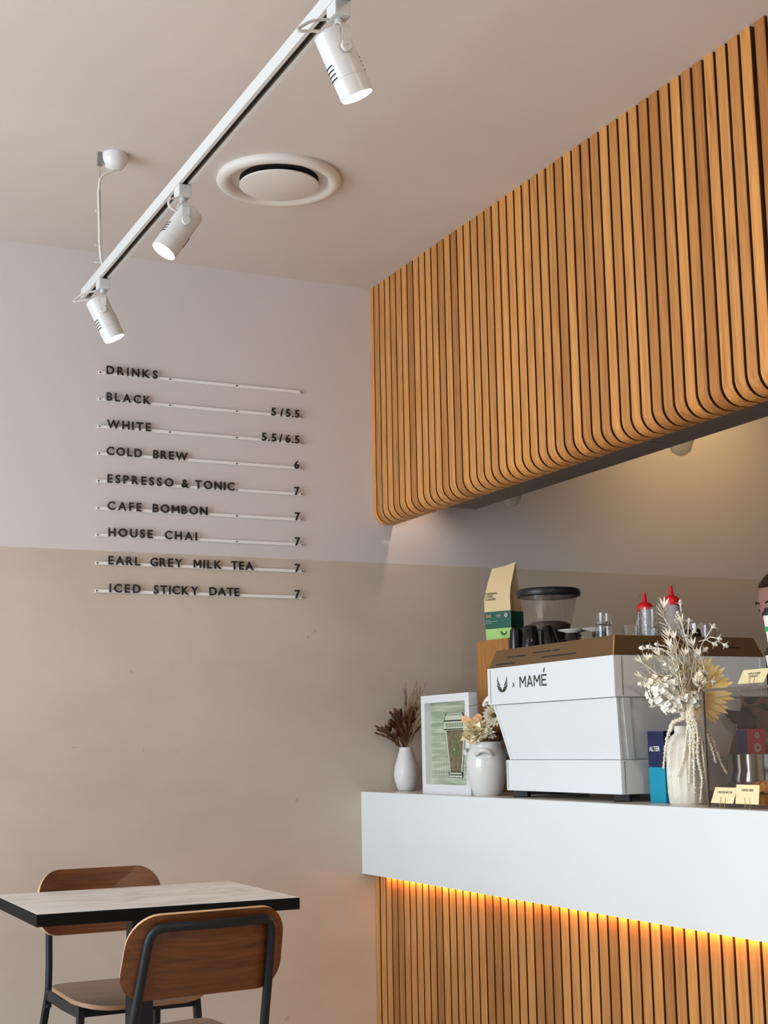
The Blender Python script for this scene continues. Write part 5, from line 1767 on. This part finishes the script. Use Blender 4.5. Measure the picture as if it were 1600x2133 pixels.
def person():
    t = thing('person', 'person in a black shirt behind the counter, only part of the face showing', 'person', (PX + 0.03, PY, FZ))
    # facing the machine (-X) and a little down
    J = {
        'pelvis': ((0.05, 0, 0.93), 0.135), 'waist': ((0.04, 0, 1.06), 0.125), 'chest': ((0.035, 0, 1.24), 0.145), 'upper': ((0.035, 0, 1.36), 0.125), 'neck': ((0.02, 0, 1.445), 0.060), 'nape': ((0.0, 0, 1.50), 0.055),
        'ls': ((0.035, 0.17, 1.385), 0.062), 'le': ((-0.03, 0.23, 1.13), 0.045), 'lw': ((-0.22, 0.17, 1.17), 0.030), 'rs': ((0.035, -0.17, 1.385), 0.062), 're': ((-0.01, -0.23, 1.13), 0.045), 'rw': ((-0.20, -0.19, 1.17), 0.030),
        'lh': ((0.05, 0.09, 0.88), 0.105), 'lk': ((0.03, 0.10, 0.48), 0.062), 'la': ((0.06, 0.10, 0.09), 0.042), 'lf': ((-0.10, 0.11, 0.045), 0.040), 'rh': ((0.05, -0.09, 0.88), 0.105), 'rk': ((0.03, -0.10, 0.48), 0.062), 'ra': ((0.06, -0.10, 0.09), 0.042), 'rf': ((-0.10, -0.11, 0.045), 0.040)}
    E = [('pelvis', 'waist'), ('waist', 'chest'), ('chest', 'upper'), ('upper', 'neck'), ('neck', 'nape'), ('upper', 'ls'), ('ls', 'le'), ('le', 'lw'), ('upper', 'rs'), ('rs', 're'), ('re', 'rw'), ('pelvis', 'lh'), ('lh', 'lk'), ('lk', 'la'), ('la', 'lf'), ('pelvis', 'rh'), ('rh', 'rk'), ('rk', 'ra'), ('ra', 'rf')]
    ks = list(J)
    me = bpy.data.meshes.new('body')
    me.from_pydata([J[k][0] for k in ks], [(ks.index(a), ks.index(b)) for a, b in E], [])
    o = bpy.data.objects.new('body', me)
    COL.objects.link(o)
    sk = o.modifiers.new('skin', 'SKIN')
    sk.use_smooth_shade = True
    for i, k in enumerate(ks):
        r = J[k][1]
        me.skin_vertices[0].data[i].radius = (r, r * (1.15 if k in ('pelvis', 'waist', 'chest', 'upper') else 1))
        me.skin_vertices[0].data[i].use_root = (k == 'pelvis')
    sb = o.modifiers.new('sub', 'SUBSURF')
    sb.levels = sb.render_levels = 2
    dg = bpy.context.evaluated_depsgraph_get()
    dg.update()
    bm2 = bpy.data.meshes.new_from_object(o.evaluated_get(dg))
    bpy.data.objects.remove(o)
    for m_ in (M['shirt'], M['trousers'], M['skin']):
        bm2.materials.append(m_)
    for p in bm2.polygons:
        c = p.center
        p.use_smooth = True
        p.material_index = 1 if c.z < 0.95 else (2 if (c.z > 1.43 and abs(c.y) < 0.1) or (c.z < 1.30 and c.x < -0.09) else 0)
    b = place('body', bm2, t, world=False)
    # head as one sculpted surface, looking along -X and down
    hz = Matrix.Translation((-0.012, 0, 1.635 - FZ)) @ Matrix.Rotation(R(-12), 4, 'Y')
    n1, n2 = 40, 28
    rings = []
    for j in range(n2 + 1):
        ph = PI * j / n2
        ring = []
        for i in range(n1):
            th = 2 * PI * i / n1
            x, y, z = math.sin(ph) * math.cos(th), math.sin(ph) * math.sin(th), -math.cos(ph)
            # front is -x
            px_, py_, pz_ = x * 0.097, y * 0.077, z * 0.118
            if z < 0:
                py_ *= 1 - 0.28 * z * z
                if x > 0:
                    px_ *= 1 - 0.35 * z * z
            f = max(0, -x)
            g = lambda cy_, cz_, sy_, sz_: math.exp(-((y - cy_) / sy_) ** 2 - ((z - cz_) / sz_) ** 2)
            px_ -= f * 0.022 * g(0, -0.22, 0.16, 0.16) + f * 0.010 * g(0, -0.02, 0.14, 0.20)
            px_ -= f * 0.006 * g(0, -0.52, 0.28, 0.09) + f * 0.008 * g(0, -0.82, 0.3, 0.14)
            px_ += f * 0.010 * (g(0.38, 0.04, 0.2, 0.11) + g(-0.38, 0.04, 0.2, 0.11))
            px_ -= f * 0.004 * (g(0.38, 0.24, 0.25, 0.08) + g(-0.38, 0.24, 0.25, 0.08))
            ring.append(hz @ Vector((px_, py_, pz_)))
        rings.append(ring)
    MB().loft(rings).build('head', M['skin'], t, smooth=80, world=False)
    # hair cap
    rings = []
    for j in range(0, 17):
        ph = PI * (0.40 + 0.60 * j / 16)
        ring = []
        for i in range(36):
            th = 2 * PI * i / 36
            x, y, z = math.sin(ph) * math.cos(th), math.sin(ph) * math.sin(th), -math.cos(ph)
            zz = z
            if x < 0:      # hairline high on the forehead
                zz = max(z, 0.62 + 0.0 * x) if x < -0.35 else max(z, 0.62 * (-x) / 0.35)
                s_r = math.sqrt(max(0.0, 1 - zz * zz))
                rr0 = max(1e-4, math.hypot(x, y))
                if math.hypot(x, y) > s_r:
                    x, y = x / rr0 * s_r, y / rr0 * s_r
            ring.append(hz @ Vector((x * 0.104, y * 0.084, zz * 0.126)))
        rings.append(ring)
    MB().loft(rings).build('hair', M['hair'], t, smooth=80, world=False)
    for sy in (-1, 1):
        tf = hz @ Matrix.Translation((0.008, sy * 0.079, -0.012)) @ Matrix.Rotation(R(12 * sy), 4, 'Z')
        MB().sphere((0, 0, 0), 0.03, 14, 10, (0.62, 0.24, 1.0), tf=tf).build('ear', M['skin'], t, smooth=True, world=False)
        tf = hz @ Matrix.Translation((-0.0785, sy * 0.029, 0.004))
        e = MB().sphere((0, 0, 0), 0.011, 14, 10, tf=tf).build('eye', M['eye'], t, smooth=True, world=False)
        MB().sphere((-0.0075, 0, 0), 0.0048, 10, 8, tf=tf).build('iris', M['hair'], e, smooth=True, world=False)
        MB().tube([hz @ Vector((-0.093, sy * 0.014, 0.026)), hz @ Vector((-0.093, sy * 0.030, 0.031)), hz @ Vector((-0.082, sy * 0.046, 0.026))], 0.0032, 6).build('eyebrow', M['hair'], t, smooth=True, world=False)
        # hand: palm and five fingers
        w = Vector((-0.22, 0.17, 1.17)) if sy == 1 else Vector((-0.20, -0.19, 1.17))
        hm = bpy.data.meshes.new('hand')
        vs = [w, w + Vector((-0.05, 0, -0.002)), w + Vector((-0.085, 0, -0.004))]
        rs = [0.024, 0.027, 0.024]
        es = [(0, 1), (1, 2)]
        for k, (oy, ln) in enumerate(((-0.028, 0.058), (-0.010, 0.072), (0.009, 0.068), (0.026, 0.052))):
            b0 = len(vs)
            vs += [w + Vector((-0.088, oy, -0.002)), w + Vector((-0.088 - ln * 0.45, oy * 1.1, -0.008)), w + Vector((-0.088 - ln * 0.75, oy * 1.1, -0.024)), w + Vector((-0.088 - ln * 0.9, oy * 1.1, -0.042))]
            rs += [0.0095, 0.009, 0.008, 0.007]
            es += [(2, b0), (b0, b0 + 1), (b0 + 1, b0 + 2), (b0 + 2, b0 + 3)]
        b0 = len(vs)
        vs += [w + Vector((-0.045, -sy * 0.034, -0.010)), w + Vector((-0.075, -sy * 0.048, -0.022)), w + Vector((-0.098, -sy * 0.046, -0.034))]
        rs += [0.011, 0.0095, 0.008]
        es += [(1, b0), (b0, b0 + 1), (b0 + 1, b0 + 2)]
        hm.from_pydata(vs, es, [])
        ho = bpy.data.objects.new('hand', hm)
        COL.objects.link(ho)
        ho.modifiers.new('skin', 'SKIN').use_smooth_shade = True
        for i, r in enumerate(rs):
            hm.skin_vertices[0].data[i].radius = (r, r)
            hm.skin_vertices[0].data[i].use_root = (i == 0)
        s2 = ho.modifiers.new('sub', 'SUBSURF')
        s2.levels = s2.render_levels = 1
        dg = bpy.context.evaluated_depsgraph_get()
        dg.update()
        h2 = bpy.data.meshes.new_from_object(ho.evaluated_get(dg))
        bpy.data.objects.remove(ho)
        h2.materials.append(M['skin'])
        place('hand', h2, t, world=False)
    MB().tube([hz @ Vector((-0.098, -0.022, -0.062)), hz @ Vector((-0.103, 0, -0.060)), hz @ Vector((-0.098, 0.022, -0.062))], [0.002, 0.0042, 0.002], 8).build('mouth', M['f_peach'], t, smooth=True, world=False)
    return t


person()
